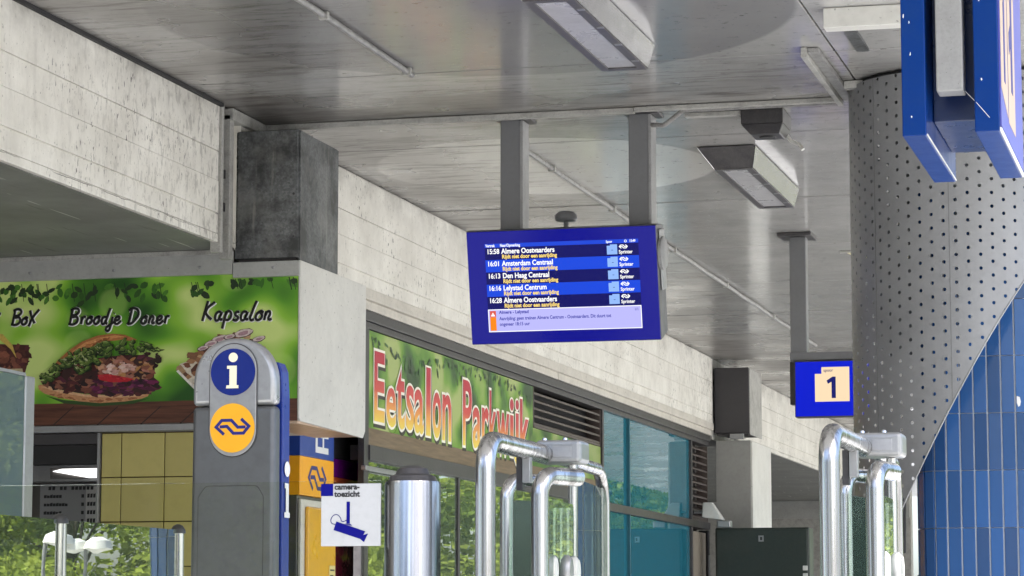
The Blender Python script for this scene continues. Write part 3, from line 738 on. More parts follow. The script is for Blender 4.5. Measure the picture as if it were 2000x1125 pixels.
for r_ in range(8):
    z = 2.432 - r_ * 0.052; n = rr.randint(5, 8)
    for i in range(n):
        x = -7.30 + i * 0.0205; q.append([(x, z), (x + 0.0185, z), (x + 0.0185, z + rr.uniform(0.014, 0.024)), (x, z + 0.018)])
    q.append([(-7.045, z), (-7.027, z), (-7.027, z + 0.022), (-7.045, z + 0.022)])
    for i in range(3): q.append([(-7.006 + i * 0.020, z), (-6.990 + i * 0.020, z), (-6.988 + i * 0.020, z + 0.026), (-7.004 + i * 0.020, z + 0.024)])
polys(q, flat('faded_ink', srgb(46, 46, 52)), t, mt @ frame((0, 16.1925, 0), (1, 0, 0), (0, 0, 1)), 'printed_lines', 0.0006)

# ------------------------------------------------------------------ shop front behind
FX = -5.64
t = thing('cream_fascia', 'long cream fascia board under the concrete beam above the shop front', 'fascia', (FX, 16.25, 3.73))
MB().box(FX - 0.2, -5.59, 16.25, 22.9, 3.735, 3.793).obj('board', M_CREAM, t, bevel=0.003)
MB().box(FX - 0.2, -5.586, 22.905, 30.02, 3.735, 3.793).obj('board', M_CREAM, t, bevel=0.003)
MB().box(FX - 0.15, -5.562, 16.25, 30.02, 3.794, 3.868).obj('upper_board', M_CREAM, t, bevel=0.003)
t = thing('window_frame', 'dark metal window frame of the shop front with head rail and mullions', 'window frame', (FX, 16.3, 0))
MB().box(FX - 0.10, -5.60, 16.35, 30.0, 3.665, 3.733).obj('head_rail', M_DARK, t, bevel=0.004)
MB().box(FX - 0.08, -5.615, 16.35, 30.0, 3.618, 3.663).obj('lower_rail', M_DARK, t, bevel=0.004)
MB().box(FX - 0.015, -5.61, 17.54, 17.64, 0.0, 3.617).obj('mullion', M_DARK, t, bevel=0.004)
for y in (24.70, 28.97): MB().box(FX - 0.08, -5.61, y, y + 0.06, 0.0, 3.617).obj('mullion', M_DARK, t, bevel=0.004)
MB().box(FX - 0.08, -5.61, 25.86, 25.895, 0.0, 3.617).obj('mullion', flat('teal_seam', srgb(40, 96, 110)), t)
MB().box(FX - 0.10, -5.60, 17.64, 24.69, 2.735, 2.835).obj('transom', M_DARK, t, bevel=0.004)
MB().box(FX - 0.10, -5.605, 24.77, 30.0, 2.70, 2.775).obj('transom', M_DARK, t, bevel=0.004)
for y in (19.9, 22.2): MB().box(FX - 0.06, -5.625, y, y + 0.05, 0.0, 2.734).obj('mullion', M_DARK, t, bevel=0.003)
MB().box(FX - 0.06, -5.63, 17.64, 24.69, 0.0, 0.25).obj('sill', M_DARK, t)
for i, (y0, y1) in enumerate(((17.642, 19.898), (19.952, 22.198), (22.252, 24.698))):
    MB().box(FX - 0.012, FX, y0, y1, 0.25, 2.734).obj('pane', M_GSHOP, t)
for (y0, y1) in ((24.762, 25.858), (25.897, 28.968)):
    MB().box(FX - 0.012, FX, y0, y1, 2.776, 3.617).obj('pane', M_GTEAL, t)
    MB().box(FX - 0.012, FX, y0, y1, 0.1, 2.699).obj('pane', M_GTEAL, t)
struct(MB().box(-8.5, -8.4, 17.4, 30.0, 0, 3.66).obj('shop_back_wall', M_INTER))
struct(MB().box(-8.4, -5.75, 17.4, 30.0, 3.75, 3.79).obj('shop_ceiling', M_INTER))
struct(MB().box(-8.5, -5.75, 29.9, 30.0, 0, 3.66).obj('shop_side_wall', M_INTER))

sg = thing('shop_sign', 'green shop name sign with red and yellow lettering above the windows', 'sign', (FX, 17.66, 2.84))
sb2 = base_of(sg); FS = frame((FX + 0.013, 17.66, 2.84), (0, 1, 0), (0, 0, 1)); FSL = Matrix.Translation(-sb2) @ FS
MB().box(FX - 0.02, FX + 0.012, 17.66, 22.17, 2.955, 3.612).obj('printed_panel', bokeh_mat('shop_leaf_print', (3, 5, 1), 0.6), sg)
MB().box(FX - 0.02, FX + 0.012, 17.66, 24.69, 2.838, 2.954).obj('wood_print', wood_print_mat('shop_table_print', srgb(96, 76, 56), srgb(132, 110, 86)), sg)
MB().box(FX - 0.02, FX + 0.012, 22.175, 24.69, 2.956, 3.27).obj('printed_panel', bokeh_mat('shop_leaf_print_end', (8, 5, 4), 0.45), sg)
MB().box(FX - 0.02, FX + 0.02, 17.642, 17.66, 2.838, 3.615).obj('edge_profile', M_WHITE, sg)
art = []
for i in range(130):
    y = random.uniform(0.05, 4.4); z = 0.775 - abs(random.gauss(0, 0.05)) - (0.09 * max(0, math.sin(y * 1.7)))
    L = random.uniform(0.03, 0.075); a = random.uniform(3.4, 6.0); c = random.choice([srgb(30, 60, 34), srgb(42, 82, 44), srgb(60, 104, 54)])
    ca, sa = math.cos(a), math.sin(a)
    pts = [(y + x_ * L * ca - w_ * L * 0.5 * sa, z + x_ * L * sa + w_ * L * 0.5 * ca) for x_, w_ in ((0, 0), (0.3, 0.45), (0.7, 0.35), (1, 0), (0.7, -0.35), (0.3, -0.45))]
    art.append(([(p_, min(q_, 0.770)) for p_, q_ in pts], c))
print_mesh(art, sg, FSL, 'twig_picture', M_INK)
k = NT('sunset_ink'); x, y, z = k.sep()
f = k.step(z, 0.16, 0.62)
k.pbsdf(k.ramp(f, [(0.0, srgb(240, 214, 84)), (0.25, srgb(236, 160, 72)), (0.50, srgb(206, 70, 62)), (0.85, srgb(182, 18, 50))]), 0.4)
M_SUN = k.m
M_RIM = flat('pale_rim_ink', srgb(246, 242, 228)); M_SHAD = flat('shadow_ink', srgb(46, 40, 34))
def fit_text(ch, u0, u1, v0, v1, mat, name, grow, dz, du=0.0, dv=0.0):
    """one letter stretched to its own box on the sign, outlined by grow metres"""
    o = text(ch, 1.0, mat, sg, (0, 0, 0), (1, 0, 0), (0, 1, 0), name, 1.0, 0.015, depth=0.0)
    me = o.data; xs_ = [v_.co.x for v_ in me.vertices]; ys_ = [v_.co.y for v_ in me.vertices]
    bpy.data.objects.remove(o); bpy.data.meshes.remove(me)
    sx_, sy_ = (u1 - u0) / (max(xs_) - min(xs_)), (v1 - v0) / (max(ys_) - min(ys_))
    x0_, y0_ = min(xs_), min(ys_)
    cu = bpy.data.curves.new('txt', 'FONT'); cu.body = ch; cu.size = 1.0; cu.offset = 0.015 + grow / ((sx_ + sy_) / 2); cu.resolution_u = 4; cu.extrude = 0.0008
    m = FSL @ Matrix.Translation((u0 + du, v0 + dv, dz)) @ Matrix.Diagonal((sx_, sy_, 1, 1)) @ Matrix.Translation((-x0_, -y0_, 0))
    return curve_to_obj(cu, name, mat, sg, m)
LET = [('E', 0.133, 0.366, 0.168, 0.644), ('e', 0.41, 0.632, 0.152, 0.423), ('t', 0.643, 0.839, 0.152, 0.57), ('s', 0.877, 1.065, 0.16, 0.478), ('a', 1.078, 1.309, 0.152, 0.467), ('l', 1.373, 1.484, 0.153, 0.645), ('o', 1.539, 1.753, 0.149, 0.486), ('n', 1.794, 2.027, 0.148, 0.49), ('P', 2.351, 2.597, 0.147, 0.643), ('a', 2.627, 2.864, 0.144, 0.459), ('r', 2.894, 3.091, 0.139, 0.479), ('k', 3.114, 3.315, 0.141, 0.625), ('w', 3.339, 3.713, 0.143, 0.48), ('i', 3.745, 3.859, 0.148, 0.611), ('j', 3.875, 4.024, 0.096, 0.616), ('k', 4.066, 4.361, 0.162, 0.635)]
for ch, u0, u1, v0, v1 in LET:
    fit_text(ch, u0, u1, v0, v1, M_SHAD, 'letter_shadow', 0.018, 0.001, 0.022, -0.022)
    fit_text(ch, u0, u1, v0, v1, M_RIM, 'letter_rim', 0.017, 0.0032)
    fit_text(ch, u0, u1, v0, v1, M_SUN, 'letter', 0.0, 0.0055)

def louvre(y0, y1, z0, z1, n, label, depth=0.10):
    t = thing('louvre', label, 'louvre', (FX, y0, z0))
    MB().box(FX - 0.14, FX - 0.12, y0, y1, z0, z1).obj('backing', M_BLACK, t)
    b = 0.02
    MB().box(FX - 0.12, FX + 0.012, y0, y0 + b, z0, z1).obj('frame_side', M_BROWN, t); MB().box(FX - 0.12, FX + 0.012, y1 - b, y1, z0, z1).obj('frame_side', M_BROWN, t)
    MB().box(FX - 0.12, FX + 0.014, y0 + b, y1 - b, z0, z0 + b).obj('frame_bottom', M_BROWN, t)
    h = (z1 - z0 - b) / n
    me = None
    for i in range(n):
        z = z0 + b + i * h
        if me is None:
            o = MB().extr([(FX - 0.10, z + h * 0.9), (FX + 0.006, z + 0.004), (FX + 0.006, z + 0.016), (FX - 0.10, z + h * 0.9 + 0.012)], 'y', y0 + b, y1 - b).__class__
            bb = MB()
            prof = [(FX - 0.10, z + h * 0.75), (FX + 0.008, z + 0.004), (FX + 0.008, z + 0.022), (FX - 0.10, z + h * 0.75 + 0.014)]
            bb.prism([(p[0], y0 + b, p[1]) for p in prof], [(p[0], y1 - b, p[1]) for p in prof])
            ob = bb.obj('slat', M_BROWN, t); me = ob
        else:
            c = me.copy(); COL.objects.link(c); c.parent = t; c.location = (0, 0, i * h)
    return t
louvre(22.19, 24.69, 3.275, 3.612, 5, 'wide brown ventilation louvre right of the shop name sign')
louvre(29.04, 29.98, 2.78, 3.612, 11, 'narrow tall brown louvre beside the far pale column')
t = thing('shop_door', 'cream door panel under the narrow louvre', 'door', (FX, 29.04, 0))
MB().box(FX - 0.05, FX, 29.10, 29.90, 0.02, 2.66).obj('leaf', paint('tan_door', srgb(150, 140, 126), 0.5, 0.2), t, bevel=0.004)
MB().box(FX - 0.08, FX + 0.02, 29.91, 30.02, 0.0, 2.69).obj('frame', M_BLACK, t)
MB().box(FX + 0.02, FX + 0.03, 29.93, 29.99, 2.15, 2.42).obj('plate', M_ALU, t, bevel=0.002)
# ticket zone recess: machine, maroon and purple panels
t = thing('ticket_machine', 'yellow and blue ticket machine partly behind the information pillar', 'ticket machine', (-5.75, 16.6, 0))
mx0, mx1, my0, my1 = -6.35, -5.735, 16.60, 17.28
MB().box(mx0, mx1, my0, my1, 2.705, 2.98).obj('blue_top', paint('machine_blue', srgb(22, 62, 152), 0.35, 0.1, scale=4), t, bevel=0.004)
MB().box(mx0, mx1, my0, my1, 2.455, 2.703).obj('orange_band', M_ORNG, t, bevel=0.004)
MB().box(mx0, mx1 - 0.02, my0 + 0.01, my1, 0.0, 2.453).obj('carcass', M_SILVERD, t, bevel=0.004)
MB().box(mx1 - 0.018, mx1 + 0.004, my0 + 0.02, my1 - 0.02, 0.3, 2.43).obj('white_surround', M_WHITE, t, bevel=0.006)
MB().box(mx1 + 0.002, mx1 + 0.03, my0 + 0.09, my1 - 0.03, 0.3, 2.385).obj('yellow_front', M_YELP, t, bevel=0.02)
TM = Matrix.Translation(-base_of(t)) @ frame((mx1 + 0.001, my0, 0), (0, 1, 0), (0, 0, 1))
ns_logo(0.34, 2.575, 0.34, M_NAVY, t, TM, 'logo', 0.075)
q = []
for (a, b_, c, d) in ((0.30, 2.84, 0.56, 2.88), (0.30, 2.74, 0.56, 2.78), (0.30, 2.78, 0.34, 2.84), (0.44, 2.78, 0.47, 2.84)): q.append([(a, b_), (c, b_), (c, d), (a, d)])
polys(q, M_WHITEINK, t, TM, 'white_mark')
MB().box(mx1 + 0.031, mx1 + 0.035, my0 + 0.50, my0 + 0.62, 1.72, 2.02).obj('notice', flat('pale_notice', srgb(232, 214, 140)), t)
polys([[(0.515, 1.985 - i * 0.035), (0.60 - 0.02 * (i % 3), 1.985 - i * 0.035), (0.60 - 0.02 * (i % 3), 1.995 - i * 0.035), (0.515, 1.995 - i * 0.035)] for i in range(7)], M_BLACKINK, t, Matrix.Translation(-base_of(t)) @ frame((mx1 + 0.0355, my0, 0), (0, 1, 0), (0, 0, 1)), 'notice_print', 0.0005)
t = thing('maroon_panel', 'glossy maroon wall panel with purple stripe beside the ticket machine', 'wall panel', (-5.9, 17.3, 0))
MB().box(-6.1, -5.80, 17.30, 18.3, 0, 2.575).obj('panel', M_MAROON, t, bevel=0.004)
MB().box(-6.1, -5.795, 17.30, 18.3, 2.578, 2.612).obj('orange_stripe', paint('dull_orange', srgb(170, 70, 34), 0.3, 0.1), t)
MB().box(-6.1, -5.80, 17.30, 18.3, 2.615, 2.735).obj('purple_stripe', M_PURPLE, t)
MB().box(-6.1, -5.80, 17.30, 18.3, 2.74, 3.6).obj('upper_panel', M_INTERD, t)
struct(MB().box(-8.6, -6.37, 17.36, 17.40, 0, 3.7).obj('recess_wall', M_INTERD))
# leaning white strip light edge below the shop sign
tag(MB().box(-5.62, -5.585, 17.50, 18.9, 2.66, 2.69).obj('awning_rail', M_ALU, loc=(-5.6, 17.5, 2.66), bevel=0.004), 'thin pale awning rail under the left end of the shop name sign', 'rail')

# ------------------------------------------------------------------ far column, flood light, cabinet
t = thing('column', 'pale square column under the near black casing, by the green cabinet', 'column', (-5.38, 30.2, 0))
MB().box(-5.575, -5.185, 30.2, 31.45, 0, 3.69).obj('shaft', paint('column_grey', srgb(158, 158, 154), 0.5, 0.2, scale=3), t, bevel=0.006)
MB().box(-5.187, -5.165, 30.205, 31.46, 0, 3.68).obj('side_sheet', M_WHITE, t, bevel=0.004)
MB().box(-5.40, -5.25, 30.12, 30.19, 3.70, 3.76).obj('bracket', M_ALU, t, bevel=0.003)
MB().box(-5.95, -5.60, 30.05, 31.5, 3.70, 4.6).obj('backing', M_TRIM, t)
MB().box(-5.66, -5.585, 30.03, 30.10, 3.70, 4.59).obj('end_strip', M_TRIM, t, bevel=0.003)
q = thing('flood_light', 'small white flood light on an arm beside the narrow louvre', 'flood light', (-5.6, 29.4, 2.8))
MB().prism([(-5.52, 29.05, 2.80), (-5.30, 29.05, 2.77), (-5.30, 29.25, 2.77), (-5.52, 29.25, 2.80)], [(-5.52, 29.10, 2.96), (-5.42, 29.10, 2.96), (-5.42, 29.2, 2.96), (-5.52, 29.2, 2.96)]).obj('body', M_WHITE, q, bevel=0.01)
MB().box(-5.36, -5.22, 29.08, 29.22, 2.69, 2.765).obj('lamp_head', M_ALU, q, bevel=0.012)
MB().tube([(-5.62, 29.15, 2.86), (-5.5, 29.15, 2.86)], 0.02, 8).obj('arm', M_ALU, q)
q = thing('cabinet', 'dark green metal cabinet standing before the far pale column', 'cabinet', (-4.95, 29.6, 0))
MB().box(-5.46, -4.44, 29.5, 29.8, 0, 2.70).obj('body', M_DGREEN, q, bevel=0.012)
MB().box(-5.44, -4.46, 29.485, 29.499, 0.15, 2.68).obj('door_leaf', M_DGREEN, q, bevel=0.006)
b = MB(); b.box(-4.985, -4.93, 29.475, 29.484, 2.55, 2.565); b.box(-4.985, -4.93, 29.475, 29.484, 2.60, 2.615); b.box(-4.985, -4.970, 29.475, 29.484, 2.5655, 2.5995); b.box(-4.945, -4.93, 29.475, 29.484, 2.5655, 2.5995); b.obj('lock', M_ALU, q)
for z in (2.16, 2.24): MB().box(-4.51, -4.46, 29.47, 29.484, z, z + 0.05).obj('hinge', M_WHITE, q, bevel=0.004)

# ------------------------------------------------------------------ ceiling fittings
t = thing('conduit', 'thin painted conduit crossing the ceiling at a slant past the screen posts', 'conduit', (-4.24, 12, 4.58))
for y0_, y1_ in ((4.2, 14.06), (16.46, 28.8)):
    n_ = int((y1_ - y0_) / 0.35) + 1
    MB().tube([(-4.24 + 0.003 * math.sin(i * 1.3), y0_ + (y1_ - y0_) * i / n_, 4.580 + 0.002 * math.sin(i * 2.1)) for i in range(n_ + 1)], 0.0165, 10).obj('pipe', M_PIPE, t, smooth=True)
for y in (12.55, 13.95, 17.2, 19.0, 21.2, 23.5, 26): MB().box(-4.265, -4.215, y, y + 0.03, 4.56, 4.599).obj('clip', M_TRIM, t, bevel=0.004)
t = thing('cable_trunking', 'pale dirty cable trunking strip along the ceiling behind both screen posts', 'trunking', (-5.6, 15.4, 4.57))
MB().box(-5.56, -3.30, 15.37, 15.415, 4.565, 4.598).obj('cover', M_TRIM, t, bevel=0.004)
MB().box(-3.298, -2.12, 15.36, 15.40, 4.572, 4.598).obj('cover', M_TRIM, t, bevel=0.004)
MB().tube([(-5.5, 15.425, 4.588), (-4.4, 15.428, 4.586), (-3.4, 15.425, 4.588)], 0.009, 8).obj('cable', M_PIPE, t, smooth=True)
MB().tube(bend_path([(-3.25, 15.52, 4.52), (-3.14, 15.46, 4.50), (-3.02, 15.42, 4.575), (-2.1, 15.42, 4.580)], 0.03), 0.014, 8).obj('cable', M_PIPE, t, smooth=True)
MB().box(-3.05, -2.72, 15.62, 15.68, 4.575, 4.598).obj('joint_cover', M_TRIM, t, bevel=0.003)
q = thing('light_rail', 'short dirty rail on the ceiling meeting the perforated cladding', 'rail', (-2.07, 14, 4.56))
MB().box(-2.115, -2.085, 13.97, 15.36, 4.545, 4.597).obj('flange', M_TRIM, q, bevel=0.003)
MB().box(-2.083, -2.025, 13.99, 15.38, 4.572, 4.597).obj('channel', M_PIPE, q, bevel=0.003)
q = thing('ceiling_bracket', 'pale box bracket on the ceiling left of the hanging blue sign', 'bracket', (-1.8, 13.2, 4.5))
MB().box(-1.87, -1.2, 13.10, 13.20, 4.50, 4.598).obj('bar', M_WHITE, q, bevel=0.004)
MB().box(-1.84, -1.775, 13.21, 14.10, 4.584, 4.597).obj('groove_plate', M_GALV, q)
tag(MB().box(-2.02, -1.2, 14.9, 14.97, 4.555, 4.597).obj('ceiling_strip', M_TRIM, loc=(-2, 14.9, 4.55), bevel=0.004), 'pale strip on the ceiling just before the top of the perforated cladding', 'strip')

M_LDIFF = paint('lamp_diffuser', srgb(176, 175, 178), 0.3, 0.25, scale=6)
M_LSIDE = paint('bright_lamp_side', srgb(205, 204, 206), 0.22, 0.3, scale=9, metal=0.85, bump=0.1)
M_LRIM = paint('lamp_rim', srgb(74, 72, 74), 0.4, 0.4, dirt_col=(0.2, 0.19, 0.18), scale=11)
def lamp(y0, y1, label, end_dark=True):
    t = thing('ceiling_lamp', label, 'ceiling lamp', (-2.98, y0, 4.6), 'unlit box lamps on the ceiling')
    zt, zb = 4.597, 4.475; xl, xr = -3.195, -2.835; bl, br_ = -3.105, -2.865
    e = 0.09
    core = MB().prism([(bl + .004, y0 + e + .02, zb + .006), (br_ - .004, y0 + e + .02, zb + .006), (br_ - .004, y1 - .03, zb + .006), (bl + .004, y1 - .03, zb + .006)], [(xl + .01, y0 + .02, zt), (xr - .01, y0 + .02, zt), (xr - .01, y1 - .01, zt), (xl + .01, y1 - .01, zt)])
    core.obj('housing', M_LRIM, t)
    def sheet(p, name, m, n):
        n = Vector(n) * 0.005
        MB().prism([Vector(v) for v in p], [Vector(v) + n for v in p]).obj(name, m, t)
    sheet([(xr, y0 + .02, zt), (xr, y1 - .01, zt), (br_, y1 - .03, zb), (br_, y0 + e, zb)], 'side_reflector', M_LSIDE, (0.8, 0, -0.6))
    sheet([(xl, y0 + .02, zt), (xl, y1 - .01, zt), (bl, y1 - .03, zb), (bl, y0 + e, zb)], 'side_reflector', M_LSIDE, (-0.8, 0, -0.6))
    sheet([(xl, y0, zt), (xr, y0, zt), (br_, y0 + e, zb), (bl, y0 + e, zb)], 'end_plate', M_LRIM, (0, -0.8, -0.6))
    w = 0.045
    for (a, c, d, f) in ((bl, bl + w, y0 + e, y1 - .03), (br_ - w, br_, y0 + e, y1 - .03)):
        MB().box(a, c, d, f, zb - 0.010, zb + 0.005).obj('rim', M_LRIM, t, bevel=0.002)
    MB().box(bl + w, br_ - w, y0 + e, y0 + e + 0.05, zb - 0.010, zb + 0.005).obj('rim', M_LRIM, t); MB().box(bl + w, br_ - w, y1 - .08, y1 - .03, zb - 0.010, zb + 0.005).obj('rim', M_LRIM, t)
    MB().box(bl + w, br_ - w, y0 + e + 0.05, y1 - 0.08, zb - 0.002, zb + 0.004).obj('diffuser', M_LDIFF, t)
    for i in range(4):
        yy = y0 + e + 0.2 + i * 0.4
        MB().box(br_ - 0.03, br_ + 0.004, yy, yy + 0.03, zb - 0.014, zb - 0.0102).obj('clip', M_ALU, t)
    return t
lamp(11.95, 13.72, 'unlit ceiling lamp nearest the camera, cut by the top edge of the photo')
lamp(16.77, 18.56, 'unlit ceiling lamp between the screen post and the perforated cladding')
t = thing('flush_panel', 'small pale yellowish flush panel on the ceiling above the platform number sign', 'ceiling panel', (-2.8, 21.9, 4.59))
MB().prism([(-2.95, 21.80, 4.588), (-2.30, 21.80, 4.588), (-2.30, 22.42, 4.588), (-2.86, 22.42, 4.588)], [(-2.97, 21.78, 4.599), (-2.28, 21.78, 4.599), (-2.28, 22.44, 4.599), (-2.88, 22.44, 4.599)]).obj('diffuser', paint('yellowed_plastic', srgb(214, 204, 150), 0.4, 0.2), t)
MB().box(-3.0, -2.28, 21.74, 21.778, 4.585, 4.599).obj('edge', M_TRIM, t)
q = thing('loudspeaker', 'small dark loudspeaker box on the ceiling with a dangling pale cable', 'loudspeaker', (-2.58, 15.6, 4.45))
MB().prism([(-2.67, 15.66, 4.46), (-2.50, 15.66, 4.46), (-2.50, 15.86, 4.46), (-2.67, 15.86, 4.46)], [(-2.715, 15.6, 4.51), (-2.47, 15.6, 4.51), (-2.47, 15.9, 4.51), (-2.715, 15.9, 4.51)]).obj('grille_body', M_DARK, q, bevel=0.005)
MB().box(-2.715, -2.47, 15.6, 15.9, 4.512, 4.598).obj('box', M_DARK, q, bevel=0.005)
MB().lathe(-2.585, 15.76, [(0.05, 4.4585), (0.045, 4.453), (0.03, 4.4535)], 16).obj('cone', M_BLACK, q)
MB().tube(bend_path([(-2.50, 15.88, 4.50), (-2.47, 15.90, 4.455), (-2.42, 15.91, 4.43), (-2.40, 15.90, 4.40)], 0.02), 0.012, 8).obj('cable', M_WHITE, q, smooth=True)

# ------------------------------------------------------------------ departure screen on two posts
S_TILT = 12.0
sc = thing('departure_screen', 'blue lit departure screen hung from two grey posts, listing train times', 'screen', (-3.728, 15.40, 3.579))
SCW, SCH = 1.128, 0.662
# rotated body: an inner pivot part carries the tilt, its pieces are sub-parts
hb = MB(); w, h = SCW / 2, SCH / 2
prof = [(0.0, -h), (0.0, h), (0.055, h + 0.004), (0.20, h - 0.01), (0.20, -h + 0.03), (0.02, -h)]
hb.prism([(-w, y, z) for y, z in prof], [(w, y, z) for y, z in prof])
TL = Matrix.Rotation(R(S_TILT), 4, 'X')
def tilt(o): o.matrix_local = TL; return o
body = tilt(hb.obj('housing', paint('screen_housing', srgb(92, 92, 98), 0.35, 0.4, dirt_col=(0.03, 0.03, 0.03), scale=9, metal=0.3), sc, local=True, bevel=0.006))
M_BEZ = emit('bezel_blue', srgb(0, 2, 140), 1.0, base=(0.002, 0.002, 0.01), rough=0.12); M_BEZ.node_tree.nodes['Principled BSDF'].inputs['Specular IOR Level'].default_value = 0.14
M_SCR0 = emit('screen_navy', srgb(0, 2, 100), 1.0); M_SCR1 = emit('screen_blue', srgb(16, 72, 226), 1.0)
M_SCRH = emit('screen_head', srgb(24, 70, 220), 1.0); M_SCRM = emit('screen_message', srgb(192, 190, 255), 1.0)
M_SCRW = emit('screen_white', (1, 1, 1), 1.15); M_SCRY = emit('screen_yellow', srgb(255, 222, 120), 1.1)
M_SCRB = emit('screen_box', srgb(150, 190, 255), 1.0); M_SCRT = emit('screen_text_blue', srgb(70, 72, 170), 1.0)
M_SCRO = emit('screen_orange', srgb(255, 140, 10), 1.0); M_SCRR = emit('screen_red', srgb(226, 90, 70), 1.0)
bz = tilt(MB().box(-w + 0.004, w - 0.004, -0.008, -0.0005, -h + 0.004, h - 0.004).obj('bezel_glass', M_BEZ, sc, local=True, bevel=0.003))
U = 0.911 / 1048.0          # metres per screen unit
AX, AZ = -w + 0.110, h - 0.075
AF = frame((AX, -0.0085, AZ), (1, 0, 0), (0, 0, 1))
def srect(x0, y0, x1, y1, m, name, dz=0.0, par=bz):
    return polys([[(x0 * U, -y1 * U), (x1 * U, -y1 * U), (x1 * U, -y0 * U), (x0 * U, -y0 * U)]], m, par, AF @ Matrix.Translation((0, 0, dz)), name, 0.0003)
def stext(s, x, y, size, m, sx=0.8, bold=0.012, dz=0.0016, name='lettering'):
    return text(s, size * U, m, bz, AF @ Vector((x * U, -y * U, dz)), (1, 0, 0), (0, 0, 1), name, sx, bold, depth=0.0002)
srect(0, 0, 1048, 26, M_SCRH, 'header_row'); stext('Vertrek', 6, 22, 27, M_SCRW, 0.74, 0.025); stext('Naar/Opmerking', 106, 22, 27, M_SCRW, 0.74, 0.025); stext('Spoor', 830, 21, 24, M_SCRW, 0.72, 0.02); stext('15:49', 988, 20, 24, M_SCRW, 0.78, 0.02)
polys([[p for p in ngon(962 * U, -13 * U, 9 * U, n=14)]], M_SCRW, bz, AF @ Matrix.Translation((0, 0, 0.0008)), 'clock_mark', 0.0003)
polys([[p for p in ngon(962 * U, -13 * U, 5.5 * U, n=14)]], M_SCRH, bz, AF @ Matrix.Translation((0, 0, 0.0012)), 'clock_mark', 0.0003)
rows = [('15:58', 'Almere Oostvaarders'), ('16:01', 'Amsterdam Centraal'), ('16:13', 'Den Haag Centraal'), ('16:16', 'Lelystad Centrum'), ('16:28', 'Almere Oostvaarders')]
for i, (tm, dst) in enumerate(rows):
    y0 = 26.5 + i * 82.2
    srect(0, y0, 1048, y0 + 81.7, M_SCR1 if i % 2 else M_SCR0, 'train_row')
    stext(tm, 12, y0 + 41, 46, M_SCRW, 0.86, 0.022); stext(dst, 114, y0 + 41, 48, M_SCRW, 0.86, 0.026)
    stext('Rijdt niet door een aanrijding', 116, y0 + 74, 37, M_SCRY, 0.86, 0.03)
    pb = [(834, 14), (856, 14), (856, 6), (904, 6), (904, 72), (834, 72)]
    polys([[(x * U, -(y0 + y) * U) for x, y in pb][::-1]], M_SCRB, bz, AF @ Matrix.Translation((0, 0, 0.0008)), 'platform_box', 0.0003)
    srect(864, y0 + 42, 876, y0 + 45, M_SCR0, 'dash', 0.0016)
    ns_logo(946 * U, -(y0 + 22) * U, 54 * U, M_SCRW, bz, AF @ Matrix.Translation((0, 0, 0.0008)), 'logo', 0.10)
    stext('Sprinter', 914, y0 + 68, 33, M_SCRW, 0.86, 0.02)
srect(0, 440, 1048, 592, M_SCRW, 'message_border'); srect(5, 445, 1043, 587, M_SCRM, 'message_field', 0.0005)
srect(12, 450, 54, 492, M_SCRR, 'alert_block', 0.001); srect(12, 492.5, 54, 583, M_SCRO, 'alert_block', 0.001)
polys([[(18 * U, -486 * U), (48 * U, -486 * U), (33 * U, -460 * U)]], M_SCRW, bz, AF @ Matrix.Translation((0, 0, 0.0016)), 'alert_triangle', 0.0003)
srect(31.5, 468, 34.5, 478, M_SCRR, 'alert_mark', 0.0022); srect(31.5, 480, 34.5, 483, M_SCRR, 'alert_mark', 0.0022)
stext('Almere - Lelystad', 76, 470, 30, M_SCRT, 0.95, 0.03); stext('1/1', 1000, 474, 26, M_SCRT, 0.9, 0.014)
stext('Aanrijding: geen treinen Almere Centrum - Oostvaarders. Dit duurt tot', 76, 513, 32, M_SCRT, 0.82, 0.024)
stext('ongeveer 18:15 uur', 76, 551, 32, M_SCRT, 0.82, 0.024)
# side fan cover and antenna
fan = MB().lathe(0, 0, [(0.10, 0), (0.098, 0.018), (0.085, 0.026)], 24).obj('fan_cover', M_POSTL, sc, local=True, smooth=True)
fan.matrix_local = TL @ Matrix.Translation((w + 0.002, 0.09, 0.16)) @ Matrix.Rotation(R(90), 4, 'Y')
tilt(MB().box(w + 0.0005, w + 0.012, 0.05, 0.17, -0.05, h - 0.03).obj('side_plate', M_ALU, sc, local=True, bevel=0.004))
ant = MB().lathe(0, 0, [(0.014, -0.06), (0.014, 0.018), (0.058, 0.022), (0.067, 0.034), (0.064, 0.058), (0.045, 0.076), (0.015, 0.080)], 24).obj('antenna_dome', M_POST, sc, local=True, smooth=True)
ant.location = (-0.006, 0.10, 0.368)
for x0, x1, lab in ((-4.131, -3.998, 0), (-3.360, -3.230, 1)):
    MB().box(x0, x1, 15.50, 15.63, 3.86, 4.590).obj('post', M_POST, sc, bevel=0.006)
    MB().box(x0 - 0.03, x1 + 0.05, 15.47, 15.66, 4.580, 4.598).obj('top_flange', M_DARK, sc, bevel=0.004)
    MB().box(x1 - 0.012, x1 + 0.006, 15.495, 15.64, 3.86, 4.578).obj('edge_strip', M_POSTL, sc, bevel=0.003)

